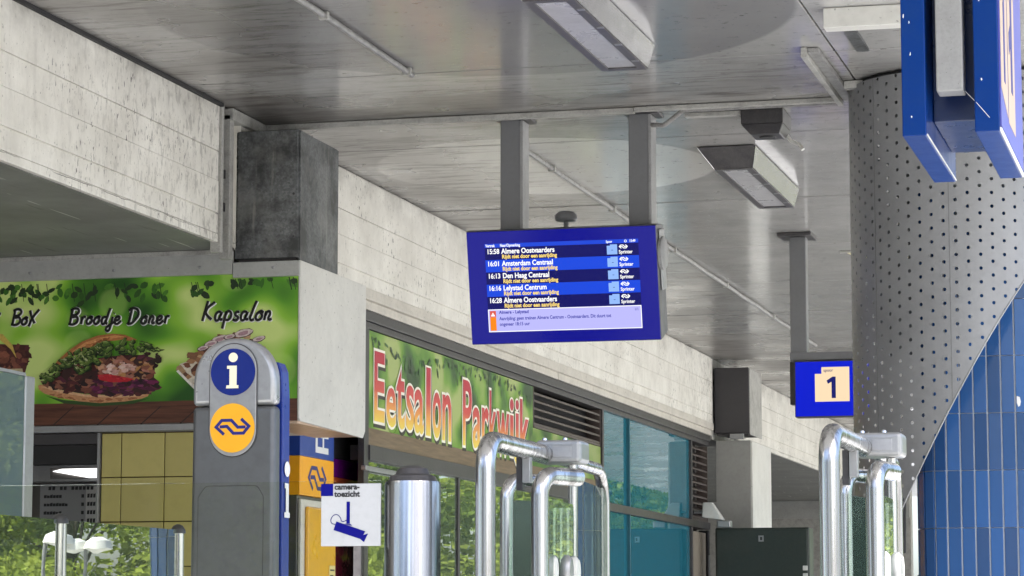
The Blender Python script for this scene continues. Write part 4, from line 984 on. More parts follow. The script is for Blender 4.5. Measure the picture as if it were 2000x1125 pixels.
# ------------------------------------------------------------------ platform number sign
t = thing('platform_sign', 'small lit blue platform number sign on a grey drop post', 'sign', (-3.0, 20.66, 3.2))
MB().box(-3.24, -3.115, 20.70, 20.82, 3.62, 4.575).obj('post', M_POST, t, bevel=0.006)
MB().box(-3.32, -3.06, 20.60, 20.92, 4.574, 4.598).obj('top_flange', M_DARK, t, bevel=0.005)
MB().box(-3.245, -2.45, 20.69, 20.83, 3.63, 3.69).obj('cross_bar', M_POST, t, bevel=0.005)
MB().box(-3.255, -3.19, 20.75, 20.84, 3.30, 3.628).obj('drop_leg', M_DARK, t, bevel=0.004)
bx = MB().box(-3.205, -2.62, 20.66, 20.78, 3.195, 3.62).obj('light_box', M_DARK, t, bevel=0.006)
fc = MB().box(-3.198, -2.628, 20.652, 20.659, 3.202, 3.613).obj('face', emit('platform_blue', srgb(6, 26, 206), 1.0, base=(0.003, 0.005, 0.03)), t, bevel=0.003)
PF = Matrix.Translation(-base_of(t)) @ frame((0, 20.6515, 0), (1, 0, 0), (0, 0, 1))
polys([[(-3.05, 3.31), (-2.79, 3.31), (-2.79, 3.57), (-3.0, 3.57), (-3.0, 3.52), (-3.05, 3.52)]], emit('platform_cream', srgb(255, 228, 188), 1.0), fc, PF, 'number_field', 0.001)
M_PN = emit('platform_ink', srgb(24, 30, 110), 1.0)
polys([[(-2.925, 3.335), (-2.893, 3.335), (-2.893, 3.497), (-2.918, 3.497), (-2.962, 3.468), (-2.952, 3.443), (-2.925, 3.458)]], M_PN, fc, PF @ Matrix.Translation((0, 0, 0.0012)), 'number', 0.0006)
text('spoor', 0.034, M_PN, fc, PF @ Vector((-2.985, 3.535, 0.0016)), (1, 0, 0), (0, 0, 1), 'lettering', 0.9, 0.01, depth=0.0004)

# ------------------------------------------------------------------ hanging blue box sign
t = thing('hanging_sign', 'large blue double box sign hanging at the top right corner', 'sign', (-0.88, 9.2, 3.25))
MB().box(-1.052, -0.971, 9.20, 10.20, 3.25, 4.15).obj('box_slab', M_BLUE, t, bevel=0.004)
MB().box(-0.810, -0.728, 9.20, 10.20, 3.255, 4.15).obj('box_slab', M_BLUE, t, bevel=0.004)
MB().box(-0.9695, -0.8115, 9.42, 10.06, 3.335, 4.10).obj('cross_panel', paint('dark_sign_blue', srgb(2, 34, 84), 0.3, 0.1, scale=10), t, bevel=0.003)
MB().box(-0.936, -0.846, 9.20, 9.30, 3.398, 4.598).obj('post', M_POSTL, t, bevel=0.005)
fc = MB().box(-0.7275, -0.7225, 9.215, 10.185, 3.275, 4.13).obj('face', flat('lavender_face', srgb(92, 94, 176), 0.4, 0.2), t)
HF = Matrix.Translation(-base_of(t)) @ frame((-0.722, 9.2, 3.25), (0, 1, 0), (0, 0, 1))
polys([[(0.03, 0.16), (0.30, 0.10), (0.30, 0.62), (0.08, 0.62), (0.08, 0.54), (0.03, 0.54)], [(0.33, 0.09), (0.62, 0.09), (0.62, 0.62), (0.33, 0.62)]], flat('peach_ink', srgb(206, 182, 160), 0.5, 0.2), fc, HF, 'cream_field', 0.001)
polys([[(0.14, 0.20), (0.20, 0.20), (0.20, 0.52), (0.14, 0.47)], [(0.45, 0.22), (0.52, 0.22), (0.52, 0.58), (0.45, 0.58)], [(0.38, 0.34), (0.448, 0.38), (0.448, 0.46), (0.38, 0.42)]], flat('sign_ink', srgb(40, 42, 130)), fc, HF @ Matrix.Translation((0, 0, 0.0012)), 'mark', 0.0008)
MB().box(-0.9705, -0.968, 9.21, 10.19, 3.252, 3.258).obj('chipped_edge', M_WHITEINK, t); MB().box(-0.7275, -0.7215, 9.205, 10.195, 3.256, 3.268).obj('chipped_edge', M_WHITEINK, t)
rr = random.Random(5)
for i in range(6):
    x = rr.choice((-1.052, -1.052, -0.810)) + rr.uniform(0.01, 0.07); z = 3.27 + rr.uniform(0, 0.45)
    q = [(x + rr.uniform(0.001, 0.004) * math.cos(a), z + rr.uniform(0.002, 0.009) * math.sin(a)) for a in (0, 1.2, 2.4, 3.7, 5)]
    polys([q], M_WHITEINK, t, Matrix.Translation(-base_of(t)) @ frame((0, 9.1995, 0), (1, 0, 0), (0, 0, 1)), 'paint_chip', 0.0006)
MB().tube([(-0.845, 9.25, 3.405), (-0.80, 9.195, 3.35), (-0.76, 9.194, 3.30)], 0.0012, 5).obj('loose_thread', M_WHITEINK, t)

# ------------------------------------------------------------------ perforated cladding
CX, CY, CR = -1.423, 15.20, 0.606
t = thing('perforated_cladding', 'curved grey perforated metal cladding cut on the slant around the blue pier', 'cladding', (CX, CY, 4.575))
def shell():
    pa, pz = 0.0645 / CR, 0.0735
    bm = bmesh.new(); th = 0.004; n8 = 8
    a_c = math.atan2(-0.9673, 0.2533)        # bearing of the camera from the axis
    ncol = 59; pa = 2 * math.pi / ncol; ztop, zbot = 4.575, 1.30
    rows_ = int((ztop - zbot) / (pz / 1.0)) + 4
    cache = {}; key2 = lambda a: round(a % (2 * math.pi), 5) % 6.28318
    def V(a, z):
        key = (key2(a), round(z, 5))
        if key not in cache: cache[key] = bm.verts.new((CR * math.cos(a), CR * math.sin(a), z - ztop))
        return cache[key]
    for c in range(ncol):
        a0 = a_c + (c - ncol // 2 - 0.5) * pa
        off = (pz / 2) if c % 2 else 0.0
        for r in range(rows_):
            z1 = ztop + 0.10 - r * pz + off; z0 = z1 - pz
            am, zm = a0 + pa / 2, (z0 + z1) / 2
            outer = []
            for (da, dz) in ((-1, -1), (-0.35, -1), (0.35, -1), (1, -1), (1, 0), (1, 1), (0.35, 1), (-0.35, 1), (-1, 1), (-1, 0)):
                outer.append(V(am + da * pa / 2, zm + dz * pz / 2))
            nh = 10; rh = 0.0098
            inner = []
            for (da, dz) in ((-1, -1), (-0.35, -1), (0.35, -1), (1, -1), (1, 0), (1, 1), (0.35, 1), (-0.35, 1), (-1, 1), (-1, 0)):
                an = math.atan2(dz, da); inner.append(bm.verts.new((CR * math.cos(am + rh * math.cos(an) / CR), CR * math.sin(am + rh * math.cos(an) / CR), zm + rh * math.sin(an) - ztop)))
            for i in range(10):
                j = (i + 1) % 10
                bm.faces.new((outer[i], outer[j], inner[j], inner[i]))
    # seams between columns differ in height by half a pitch; the top stays level by a cut
    g = bm.verts[:] + bm.edges[:] + bm.faces[:]
    bmesh.ops.bisect_plane(bm, geom=g, plane_co=(0, 0, 0), plane_no=(0, 0, 1), clear_outer=True)
    g = bm.verts[:] + bm.edges[:] + bm.faces[:]
    u = Vector((0.9673, 0.2533, 0)); v = Vector((-0.2533, 0.9673, 0))
    # plane: z = 2.87 + 1.75*u + 0.10*v
    no = Vector((0, 0, 1)) - u * 1.70 + v * 0.80
    bmesh.ops.bisect_plane(bm, geom=g, plane_co=(0, 0, 2.59 - ztop), plane_no=no, clear_inner=True)
    gone = [f for f in bm.faces if (lambda c_: c_.dot(v) > 0.05 and c_.dot(u) < -0.03 and c_.z + ztop < 3.12)(f.calc_center_median())]
    bmesh.ops.delete(bm, geom=gone, context='FACES')
    th = 0.004
    outer_edges = [e for e in bm.edges if e.is_boundary]
    rims = []
    for e in outer_edges:
        p = [v_.co.copy() for v_ in e.verts]
        q_ = [Vector((c_.x * (CR - th) / CR, c_.y * (CR - th) / CR, c_.z)) for c_ in p]
        rims.append((p[0], p[1], q_[1], q_[0]))
    d_ = bmesh.ops.duplicate(bm, geom=bm.verts[:] + bm.edges[:] + bm.faces[:])
    nv = [g_ for g_ in d_['geom'] if isinstance(g_, bmesh.types.BMVert)]
    for v_ in nv: v_.co.x *= (CR - th) / CR; v_.co.y *= (CR - th) / CR
    bmesh.ops.reverse_faces(bm, faces=[g_ for g_ in d_['geom'] if isinstance(g_, bmesh.types.BMFace)])
    for f in bm.faces: f.smooth = True
    for r_ in rims:
        f = bm.faces.new([bm.verts.new(c_) for c_ in r_]); f.smooth = False
    me = bpy.data.meshes.new('sheet'); bm.to_mesh(me); bm.free()
    me.materials.append(M_PERF)
    o = bpy.data.objects.new('sheet', me); COL.objects.link(o); o.parent = t
    return o
shell()
# bright cut edge: a rod along the slanted rim
u = Vector((0.9673, 0.2533, 0)); v = Vector((-0.2533, 0.9673, 0)); pts = []
for i in range(96):
    a = math.atan2(-0.9673, 0.2533) + (i - 47.5) * 0.066 
    d = Vector((math.cos(a), math.sin(a), 0)) * (CR + 0.001)
    z = 2.59 + 1.70 * d.dot(u) - 0.80 * d.dot(v)
    if z > 4.56 or (d.dot(v) > 0.05 and d.dot(u) < -0.03): continue
    pts.append((CX + d.x, CY + d.y, z))
for da in (-1.02, -0.27, 0.62):
    a = math.atan2(-0.9673, 0.2533) + da; d = Vector((math.cos(a), math.sin(a), 0)) * (CR + 0.0012); zc = max(2.60 + 1.70 * d.dot(u) - 0.80 * d.dot(v), 1.4); w_ = Vector((-math.sin(a), math.cos(a), 0)) * 0.0022; e_ = d.normalized() * 0.002
    B_ = Vector((CX, CY, 0)) + d; MB().prism([B_ - w_ - e_ + Vector((0, 0, zc)), B_ + w_ - e_ + Vector((0, 0, zc)), B_ + w_ + Vector((0, 0, zc)), B_ - w_ + Vector((0, 0, zc))], [B_ - w_ - e_ + Vector((0, 0, 4.57)), B_ + w_ - e_ + Vector((0, 0, 4.57)), B_ + w_ + Vector((0, 0, 4.57)), B_ - w_ + Vector((0, 0, 4.57))]).obj('seam_bead', M_POST, t)
MB().tube(pts, 0.004, 6).obj('rim', M_ALU, t, smooth=True)
MB().lathe(CX, CY, [(CR - 0.02, 4.57), (CR - 0.03, 4.597)], 48).obj('shadow_collar', M_BLACK, t)  # black ring stands in for the shadow between cladding and ceiling
q = thing('mounting_plate', 'grey steel mounting plate with two bolts below the cladding tip', 'plate', (-1.9, 15.6, 2.2))
b = MB(); b.extr([(-1.97, 2.03), (-1.80, 2.03), (-1.795, 2.33), (-1.83, 2.37), (-1.97, 2.45)], 'y', 15.56, 15.575); b.obj('plate', M_POST, q, bevel=0.003)
for z in (2.33, 2.27): MB().lathe(0, 0, [(0.011, 0), (0.011, 0.006), (0.006, 0.009)], 8).obj('bolt', M_ALU, q, local=True).matrix_local = Matrix.Translation((-1.855 + 1.9, -0.042, z - 2.2)) @ Matrix.Rotation(R(90), 4, 'X')

# blue tiled pier with rounded corners
PX0, PX1, PY0, PY1, PRr = -1.668, -0.96, 14.90, 15.66, 0.17
t = thing('tiled_pier', 'glossy blue tiled pier with rounded corners inside the perforated cladding', 'pier', ((PX0 + PX1) / 2, (PY0 + PY1) / 2, 0))
TH = 0.006
def rr_path(step):
    out = []; w = PX1 - PX0 - 2 * PRr; d = PY1 - PY0 - 2 * PRr
    segs = [('l', (PX1 - PRr, PY0), (-1, 0), w, (0, -1)), ('a', (PX0 + PRr, PY0 + PRr), -90, -180), ('l', (PX0, PY0 + PRr), (0, 1), d, (-1, 0)), ('a', (PX0 + PRr, PY1 - PRr), 180, 90),
            ('l', (PX0 + PRr, PY1), (1, 0), w, (0, 1)), ('a', (PX1 - PRr, PY1 - PRr), 90, 0), ('l', (PX1, PY1 - PRr), (0, -1), d, (1, 0)), ('a', (PX1 - PRr, PY0 + PRr), 0, -90)]
    for s in segs:
        if s[0] == 'l':
            n = max(1, round(s[3] / step))
            for i in range(n):
                f = (i + 0.5) * s[3] / n; out.append((s[1][0] + s[2][0] * f, s[1][1] + s[2][1] * f, s[4], s[3] / n))
        else:
            L = PRr * math.pi / 2; n = max(1, round(L / step))
            for i in range(n):
                a = R(s[2] + (s[3] - s[2]) * (i + 0.5) / n); nx, ny = math.cos(a), math.sin(a)
                out.append((s[1][0] + PRr * nx, s[1][1] + PRr * ny, (nx, ny), L / n))
    return out
core = []
for cx_, cy_, a0 in ((PX0 + PRr, PY0 + PRr, 180), (PX1 - PRr, PY0 + PRr, 270), (PX1 - PRr, PY1 - PRr, 0), (PX0 + PRr, PY1 - PRr, 90)):
    for i in range(9):
        a = R(a0 + 90 * i / 8); core.append((cx_ + (PRr - 0.004) * math.cos(a), cy_ + (PRr - 0.004) * math.sin(a)))
MB().extr(core, 'z', 0, 4.6).obj('grout_core', M_GROUT_L, t)
row_h = 0.3055; meshes = {}
path = rr_path(0.0735)
pb = base_of(t)
for (x, y, n, wd) in path:
    if n[1] > 0.75: continue                    # rear faces are covered by the cladding
    for r in range(13):
        zb = 3.06 - 10 * row_h + r * row_h
        if zb < -0.01: zb = 0.0
        key = round(wd, 4)
        if key not in meshes:
            bm_ = MB().box(-wd / 2 + 0.0040, wd / 2 - 0.0040, -0.004, TH, 0.0018, row_h - 0.0018)
            o = bm_.obj('tile', M_TILEB, t, local=True); 
            bm2 = bmesh.new(); bm2.from_mesh(o.data); bmesh.ops.bevel(bm2, geom=bm2.edges[:], offset=0.0015, segments=1, affect='EDGES'); bm2.to_mesh(o.data); bm2.free()
            meshes[key] = o.data
        else:
            o = bpy.data.objects.new('tile', meshes[key]); COL.objects.link(o); o.parent = t
        jit = random.uniform(-0.006, 0.006)
        o.matrix_local = Matrix.Translation((x - pb.x, y - pb.y, zb)) @ Matrix.Rotation(math.atan2(n[1], n[0]) - R(90) + jit, 4, 'Z')

polys([[(-1.120, 2.842), (-1.104, 2.836), (-1.099, 2.812), (-1.103, 2.790), (-1.113, 2.784), (-1.121, 2.806)]], M_WHITEINK, t, Matrix.Translation(-pb) @ frame((0, 14.892, 0), (1, 0, 0), (0, 0, 1)), 'glaze_chip', 0.0006)

# ------------------------------------------------------------------ information pillar
t = thing('information_pillar', 'grey rounded information pillar with blue i disc and yellow railway logo disc', 'information pillar', (-3.136, 8.48, 0))
pw = 0.142; pcx = -3.142; pf = 8.43; top_z = 2.546
def arch(hw, zc, zb, ztop_, n=24, ex=2.0):
    """arch outline: straight sides to zc, then half ellipse"""
    o = [(pcx - hw, zb), (pcx + hw, zb)]
    return o + [(pcx + hw * math.copysign(abs(math.cos(a)) ** (2 / ex), math.cos(a)), zc + (ztop_ - zc) * abs(math.sin(a)) ** (2 / ex)) for a in [math.pi * k_ / n for k_ in range(n + 1)]]
SEAM = 2.325
MB().extr(arch(pw, 2.395, SEAM + 0.001, top_z, ex=2.2), 'y', pf, pf + 0.062).obj('cap_shell', M_SILVER, t, smooth=True, bevel=0.016, seg=4, auto=50)
pl = [(pcx - pw - 0.010, 0.0), (pcx + pw + 0.010, 0.0), (pcx + pw, SEAM - 0.001), (pcx - pw, SEAM - 0.001)]
MB().extr(pl, 'y', pf, pf + 0.062).obj('body_shell', M_SILVERD, t, smooth=True, bevel=0.016, seg=4, auto=50)
# raised oval plate that carries both discs
ow = 0.080; oz0, oz1 = 2.243, 2.443
oval = ngon(pcx, oz1, ow, ow * 1.04, 20, 0, math.pi) + ngon(pcx, oz0, ow, ow * 1.04, 20, math.pi, 2 * math.pi)
ova = MB().extr(oval, 'y', pf - 0.007, pf + 0.003); ova.obj('oval_plate', M_SILVER, t, bevel=0.002)
rim2 = MB().tube([(x, pf - 0.003, z) for x, z in oval] + [(oval[0][0], pf - 0.003, oval[0][1])], 0.0028, 6); rim2.obj('oval_gasket', M_DARK, t, smooth=True)
PL = Matrix.Translation(-base_of(t)) @ frame((0, pf - 0.0072, 0), (1, 0, 0), (0, 0, 1))
polys([ngon(pcx, 2.434, 0.0765, n=40)], flat('disc_blue', srgb(8, 34, 120), 0.25), t, PL, 'blue_disc', 0.002)
P3 = PL @ Matrix.Translation((0, 0, 0.0023))
ik = 0.0765 / 108.0
I = lambda L: [(pcx + (x - 246) * ik, 2.434 + (255 - y) * ik) for x, y in L]
polys([I(ngon(247, 188, 22, n=20))[::-1]], M_CREAMINK, t, P3, 'dot', 0.001)
polys([I([(218, 226), (265, 226), (265, 316), (274, 316), (274, 330), (214, 330), (216, 316), (230, 316), (230, 240), (218, 240)])[::-1]], M_CREAMINK, t, P3, 'stem', 0.001)
polys([ngon(pcx, 2.252, 0.0765, 0.080, n=40)], M_YEL, t, PL, 'yellow_disc', 0.002)
ns_logo(pcx + 0.001, 2.256, 0.113, M_NAVY, t, P3, 'logo', 0.088)
# recessed lower panel line, blue rear body
ln = [(pcx - 0.118, 0.1), (pcx - 0.118, 2.03), (pcx - 0.092, 2.065), (pcx + 0.085, 2.065), (pcx + 0.106, 2.03), (pcx + 0.106, 0.1)]
MB().tube(bend_path([(x, pf - 0.0002, z) for x, z in ln], 0.02, 4), 0.0012, 6).obj('panel_groove', M_DARK, t, smooth=True)
bl_ = [(pcx - pw, 0.0), (pcx + pw + 0.014, 0.0), (pcx + pw + 0.006, 2.36), (pcx + pw + 0.001, 2.44), (pcx + pw - 0.012, 2.47), (pcx - pw + 0.012, 2.47)]
MB().extr(bl_, 'y', pf + 0.0625, pf + 0.13).obj('blue_back', M_BLUE2, t, bevel=0.004)
PS = Matrix.Translation(-base_of(t)) @ frame((pcx + pw + 0.0175, pf + 0.097, 0), (0, 1, 0.0), (-0.0034, 0, 1))
I2 = lambda L: [((x - 456) * 0.0014, 2.12 + (680 - y) * 0.00105) for x, y in L]
polys([I2(ngon(456, 678, 18, 24, n=18))[::-1], I2([(440, 722), (466, 722), (466, 812), (474, 812), (474, 828), (438, 828), (438, 812), (448, 812), (448, 738), (440, 738)])[::-1]], M_WHITEINK, t, PS, 'side_i_mark', 0.001)

# ------------------------------------------------------------------ glass fence, camera notice, bollard
t = thing('glass_fence', 'clear glass fence panel across the lower left, in front of the pillar', 'fence', (-2.8, 7.0, 0))
MB().box(-3.9, -2.192, 6.995, 7.005, 0.08, 1.995).obj('pane', M_GFENCE, t)
MB().box(-3.9, -2.192, 6.97, 7.03, 0.0, 0.10).obj('base_rail', M_STEEL, t)
MB().box(-2.262, -2.242, 6.985, 7.015, 0.1, 1.825).obj('brush_strip', paint('grey_brush', srgb(110, 106, 104), 0.6, 0.6, scale=60), t)
t = thing('camera_notice', 'white square notice with blue camera pictogram fixed to the glass fence', 'sign', (-2.27, 6.99, 1.9))
MB().box(-2.353, -2.187, 6.984, 6.991, 1.822, 1.987).obj('plate', paint('notice_white', srgb(176, 177, 178), 0.35, 0.12, scale=8), t, bevel=0.002)
CN = Matrix.Translation(-base_of(t)) @ frame((-2.353, 6.9835, 1.987), (1, 0, 0), (0, 0, 1))
c_ = 0.166 / 236.0
C_ = lambda L: [((x - 130) * c_, -(y - 764) * c_) for x, y in L]
polys([C_([(130, 764), (178, 764), (178, 810), (130, 810)])[::-1]], M_CAMBLUE, t, CN, 'blue_square', 0.0008)
text('camera-', 0.0215, M_BLACKINK, t, CN @ Vector((0.0375, -0.0155, 0.0008)), (1, 0, 0), (0, 0, 1), 'lettering', 1.0, 0.03, depth=0.0003)
text('toezicht', 0.0215, M_BLACKINK, t, CN @ Vector((0.0375, -0.0345, 0.0008)), (1, 0, 0), (0, 0, 1), 'lettering', 1.0, 0.03, depth=0.0003)
polys([C_([(232, 832), (245, 832), (245, 915), (232, 915)])[::-1], C_([(226, 915.5), (250, 917), (253, 923), (222, 915.5)])[::-1], C_([(192, 906), (306, 944), (298, 958), (317, 952), (301, 984), (286, 972), (181, 938)])[::-1]], M_CAMBLUE, t, CN, 'pictogram', 0.0008)
strokes([[((x - 130) * c_, -(y - 764) * c_) for x, y in ((188, 918), (172, 910), (174, 890), (192, 880), (208, 892), (214, 906), (232, 902))]], 0.0018, M_CAMBLUE, t, CN @ Matrix.Translation((0, 0, 0.0008)), 'cable_line', 0.3)
t = thing('steel_bollard', 'thick stainless steel post with dark cap beside the camera notice', 'post', (-2.113, 7.03, 0))
MB().lathe(-2.113, 7.03, [(0.0745, 0.0), (0.0745, 1.985), (0.0725, 1.992)], 48).obj('tube', M_STEEL, t, smooth=True)
MB().lathe(-2.113, 7.03, [(0.066, 1.9925), (0.060, 2.006), (0.046, 2.012), (0.040, 2.026), (0.020, 2.034)], 32).obj('cap', M_DARK, t, smooth=True)

# slanted mirror-like glass screen with two slim posts
def slim_post(x, y, r, h, lab):
    t = thing('steel_post', lab, 'post', (x, y, 0), 'slim posts of the reflecting glass screen')
    MB().lathe(x, y, [(r, 0), (r, h - 0.03)], 28).obj('tube', M_STEEL, t, smooth=True)
    MB().lathe(x, y, [(r * 1.22, h - 0.0295), (r * 1.2, h - 0.018), (r * 0.8, h - 0.002), (r * 0.25, h + 0.004)], 28).obj('cap', M_DARK, t, smooth=True)
    MB().box(x - r - 0.012, x - r * 0.6, y - 0.012, y + 0.012, 0.1, h - 0.034).obj('gasket', M_BLACK, t)
slim_post(-3.807, 8.575, 0.0245, 1.985, 'slim steel post at lower left, nearer of the reflecting screen pair')
slim_post(-3.772, 9.556, 0.0230, 1.985, 'slim steel post just left of the grey information pillar')
t = thing('glass_screen', 'low glass screen at lower left mirroring bright trees and street lamps', 'screen', (-3.735, 9, 0))
def mirror_pane(p, q):
    p, q = Vector((*p, 0)), Vector((*q, 0)); n = (q - p).normalized().cross(Vector((0, 0, 1))) * 0.006
    f = [p - n, q - n, q + n, p + n]
    MB().prism([v_ + Vector((0, 0, 0.1)) for v_ in f], [v_ + Vector((0, 0, 1.968)) for v_ in f]).obj('pane', M_GMIR, t)
mirror_pane((-3.773, 9.528), (-3.8062, 8.605)); mirror_pane((-3.8082, 8.545), (-3.853, 7.3))
t = thing('wind_screen', 'tall grey glass wind screen with aluminium edge at the far left', 'screen', (-5.03, 11.1, 0))
MB().box(-5.036, -5.024, 8.5, 10.92, 0.1, 2.685).obj('pane', M_GGREY, t)
MB().box(-5.045, -5.02, 10.925, 11.02, 0.0, 2.69).obj('end_post', M_ALU, t, bevel=0.006)
MB().box(-5.042, -5.018, 8.5, 10.92, 2.686, 2.70).obj('top_rail', M_ALU, t)

# ------------------------------------------------------------------ ticket gates
def gate(X0=-1.905, Y0=7.0, far=((-0.18, 0.90), (-0.10, 1.08)), near=((0.112, 0.14), (0.178, 0.30)), label='stainless ticket gate right of the thick steel post, before the shop window'):
    t = thing('ticket_gate', label, 'ticket gate', (X0, Y0, 0), 'ticket gates with tube frames')
    L = lambda x, y, z: (X0 + x, Y0 + y, z)
    zt = 2.098
    MB().tube(bend_path([L(0, 0, 0), L(0, 0, zt), L(0.004, 0.63, zt)], 0.078, 9), 0.0268, 24).obj('front_tube', M_STEEL, t, smooth=True)
    MB().tube(bend_path([L(0.02, 0.72, zt - 0.005), L(0.0, 1.395, zt - 0.005), L(0, 1.395, 0)], 0.11, 9), 0.0195, 20).obj('rear_tube', M_STEEL, t, smooth=True)
    MB().box(*[X0 + v_ for v_ in (-0.022, 0.112)], Y0 + 0.615, Y0 + 0.73, 2.072, 2.138).obj('head_box', M_ALU, t, bevel=0.012, seg=3)
    for dx, dy in ((0.0, 0.64), (0.06, 0.64)): MB().lathe(X0 + dx, Y0 + dy, [(0.008, 2.1385), (0.007, 2.144), (0.003, 2.147)], 10).obj('screw', M_STEEL, t)
    MB().box(X0 + 0.03, X0 + 0.085, Y0 + 0.6125, Y0 + 0.6148, 2.088, 2.12).obj('blank_cover', M_SILVER, t, bevel=0.001)
    for z_ in (1.60, 1.2): MB().lathe(X0, Y0, [(0.0274, z_), (0.0274, z_ + 0.006)], 24).obj('weld_ring', M_ALU, t, smooth=True)
    # near leaf
    MB().tube(bend_path([L(*near[0], 0.1), L(*near[0], 2.012), L(*near[1], 2.012)], 0.055, 8), 0.0240, 20).obj('door_tube', M_STEEL, t, smooth=True)
    MB().tube([L(0.075, 0.675, 0.0), L(0.075, 0.675, 2.07)], 0.0140, 16).obj('hinge_tube', M_STEEL, t, smooth=True)
    MB().lathe(X0 + 0.075, Y0 + 0.675, [(0.009, 2.05), (0.009, 2.0715)], 12).obj('hinge_pin', M_DARK, t)
    # far leaf
    MB().tube(bend_path([L(*far[0], 0.1), L(*far[0], 2.045), L(*far[1], 2.045)], 0.06, 8), 0.0205, 20).obj('door_tube', M_STEEL, t, smooth=True)
    def pane(a, c, z0, z1, m):
        a = Vector((X0 + a[0], Y0 + a[1], 0)); c = Vector((X0 + c[0], Y0 + c[1], 0)); n = (c - a).normalized().cross(Vector((0, 0, 1))) * 0.005
        r = 0.03
        dv = (c - a); Lh = dv.length; dv.normalize()
        pr = [(0, z0), (Lh, z0)] + [(Lh - r + r * math.sin(w_), z1 - r + r * math.cos(w_)) for w_ in (math.pi / 2, math.pi / 4, 0)] + [(r - r * math.sin(w_), z1 - r + r * math.cos(w_)) for w_ in (0, math.pi / 4, math.pi / 2)]
        f = [a + dv * p + Vector((0, 0, z)) - n for p, z in pr]; g = [v_ + n * 2 for v_ in f]
        MB().prism(f, g).obj('pane', m, t)
    pane((near[0][0] - 0.007, near[0][1] + 0.035), (0.078, 0.655), 0.15, 1.955, M_GGREEN)
    pane((0.068, 0.70), (0.004, 1.372), 0.15, 2.035, M_GGREEN)
    pane((far[0][0] + 0.004, far[0][1] + 0.03), (-0.02, 1.36), 0.15, 1.985, M_GGREEN)
    # stop clip under the bar, glass clamps
    MB().box(X0 - 0.004, X0 + 0.018, Y0 + 0.40, Y0 + 0.43, 2.005, 2.078).obj('stop_clip', M_ALU, t, bevel=0.002)
    MB().box(X0 - 0.024, X0 - 0.006, Y0 + 0.41, Y0 + 0.44, 1.985, 2.078).obj('stop_clip', M_DARK, t, bevel=0.002)
    for dx, dy, m in ((0.075, 0.36, M_WHITE), (0.098, 0.44, M_ALU), (0.085, 0.58, M_WHITE)):
        c = MB().lathe(0, 0, [(0.0, -0.016), (0.024, -0.014), (0.030, -0.006), (0.030, 0.006), (0.024, 0.014), (0.0, 0.016)], 20).obj('glass_clamp', m, t, local=True, smooth=True)
        c.matrix_local = Matrix.Translation((dx + 0.015, dy, 1.762)) @ Matrix.Rotation(R(90), 4, 'Y') @ Matrix.Scale(1.5, 4, (1, 0, 0))
    MB().box(X0 - 0.22, X0 + 0.20, Y0 - 0.06, Y0 + 1.46, 0.0, 0.10).obj('plinth', M_STEEL, t, bevel=0.01)
    return t
gate()
gate(-0.991, 6.935, ((-0.093, 0.965), (-0.045, 1.10)), ((0.095, 0.145), (0.122, 0.31)), 'stainless ticket gate in front of the perforated cladding and blue pier')

# ------------------------------------------------------------------ street outside (seen in the glass), then things added for the steel reflections
M_BARK = paint('bark', (0.06, 0.045, 0.035), 0.8, 0.4, scale=20, bump=0.5)
def leaf_mat(name, a, c):
    k = NT(name); g = k.n('ShaderNodeNewGeometry')
    col = k.ramp(g.outputs['Random Per Island'], [(0.0, a), (0.6, c), (1.0, tuple(v * 1.25 for v in c[:3]) + (1,))])
    d = k.n('ShaderNodeBsdfDiffuse'); tr = k.n('ShaderNodeBsdfTranslucent'); k.l(col, d.inputs[0]); k.l(col, tr.inputs[0])
    mx = k.n('ShaderNodeMixShader'); mx.inputs[0].default_value = 0.5; k.l(d.outputs[0], mx.inputs[1]); k.l(tr.outputs[0], mx.inputs[2]); k.l(mx.outputs[0], k.out.inputs[0])
    return k.m
M_LEAF = [leaf_mat('leaf_yellow_green', (0.13, 0.18, 0.025, 1), (0.24, 0.30, 0.05, 1)), leaf_mat('leaf_mid_green', (0.09, 0.14, 0.022, 1), (0.18, 0.26, 0.045, 1)), leaf_mat('leaf_fresh_green', (0.15, 0.20, 0.03, 1), (0.26, 0.31, 0.06, 1))]
def tree_mesh(seed, h, w, low, m, n=9000):
    rd = random.Random(seed)
    tb = MB(); tb.tube([(0, 0, 0), (0.05, 0.02, h * 0.3), (0.0, 0.1, h * 0.75)], 0.16, 8, r1=0.05)
    cl = []
    for i in range(26):
        a = rd.uniform(0, 6.28); z = rd.uniform(low, h); f = math.sin(math.pi * min(1, max(0.12, (z - low * 0.4) / (h - low * 0.4)))) ** 0.6
        rad = w * f * rd.uniform(0.25, 1.0); c = Vector((rad * math.cos(a), rad * math.sin(a), z)); cl.append((c, rd.uniform(0.5, 1.0) * w * 0.42))
        if i % 2 == 0: tb.tube([(0, 0, max(0.5, z * 0.55)), tuple(c * 0.5 + Vector((0, 0, z * 0.42))), tuple(c)], 0.05, 5, r1=0.012)
    lb = MB()
    for i in range(n):
        c, r = rd.choice(cl); d = Vector((rd.gauss(0, 1), rd.gauss(0, 1), rd.gauss(0, 0.8))).normalized() * r * rd.random() ** 0.4
        p = c + d; s = rd.uniform(0.06, 0.12)
        e1 = Vector((rd.gauss(0, 1), rd.gauss(0, 1), rd.gauss(0, 0.6))).normalized(); e2 = e1.cross(Vector((rd.gauss(0, 1), rd.gauss(0, 1), rd.gauss(0, 1)))).normalized()
        if p.z < 0.1: continue
        lb._a([p - e1 * s, p + e2 * s * 0.6, p + e1 * s, p - e2 * s * 0.6], [(0, 1, 2, 3)])
    return tb, lb
def tree(name, seed, h, w, low, m, label, cat, group, n=9000):
    t = thing(name, label, cat, (0, 0, 0), group); tb, lb = tree_mesh(seed, h, w, low, m, n)
    tb.obj('trunk', M_BARK, t, local=True, smooth=True); lb.obj('crown', m, t, local=True); return t
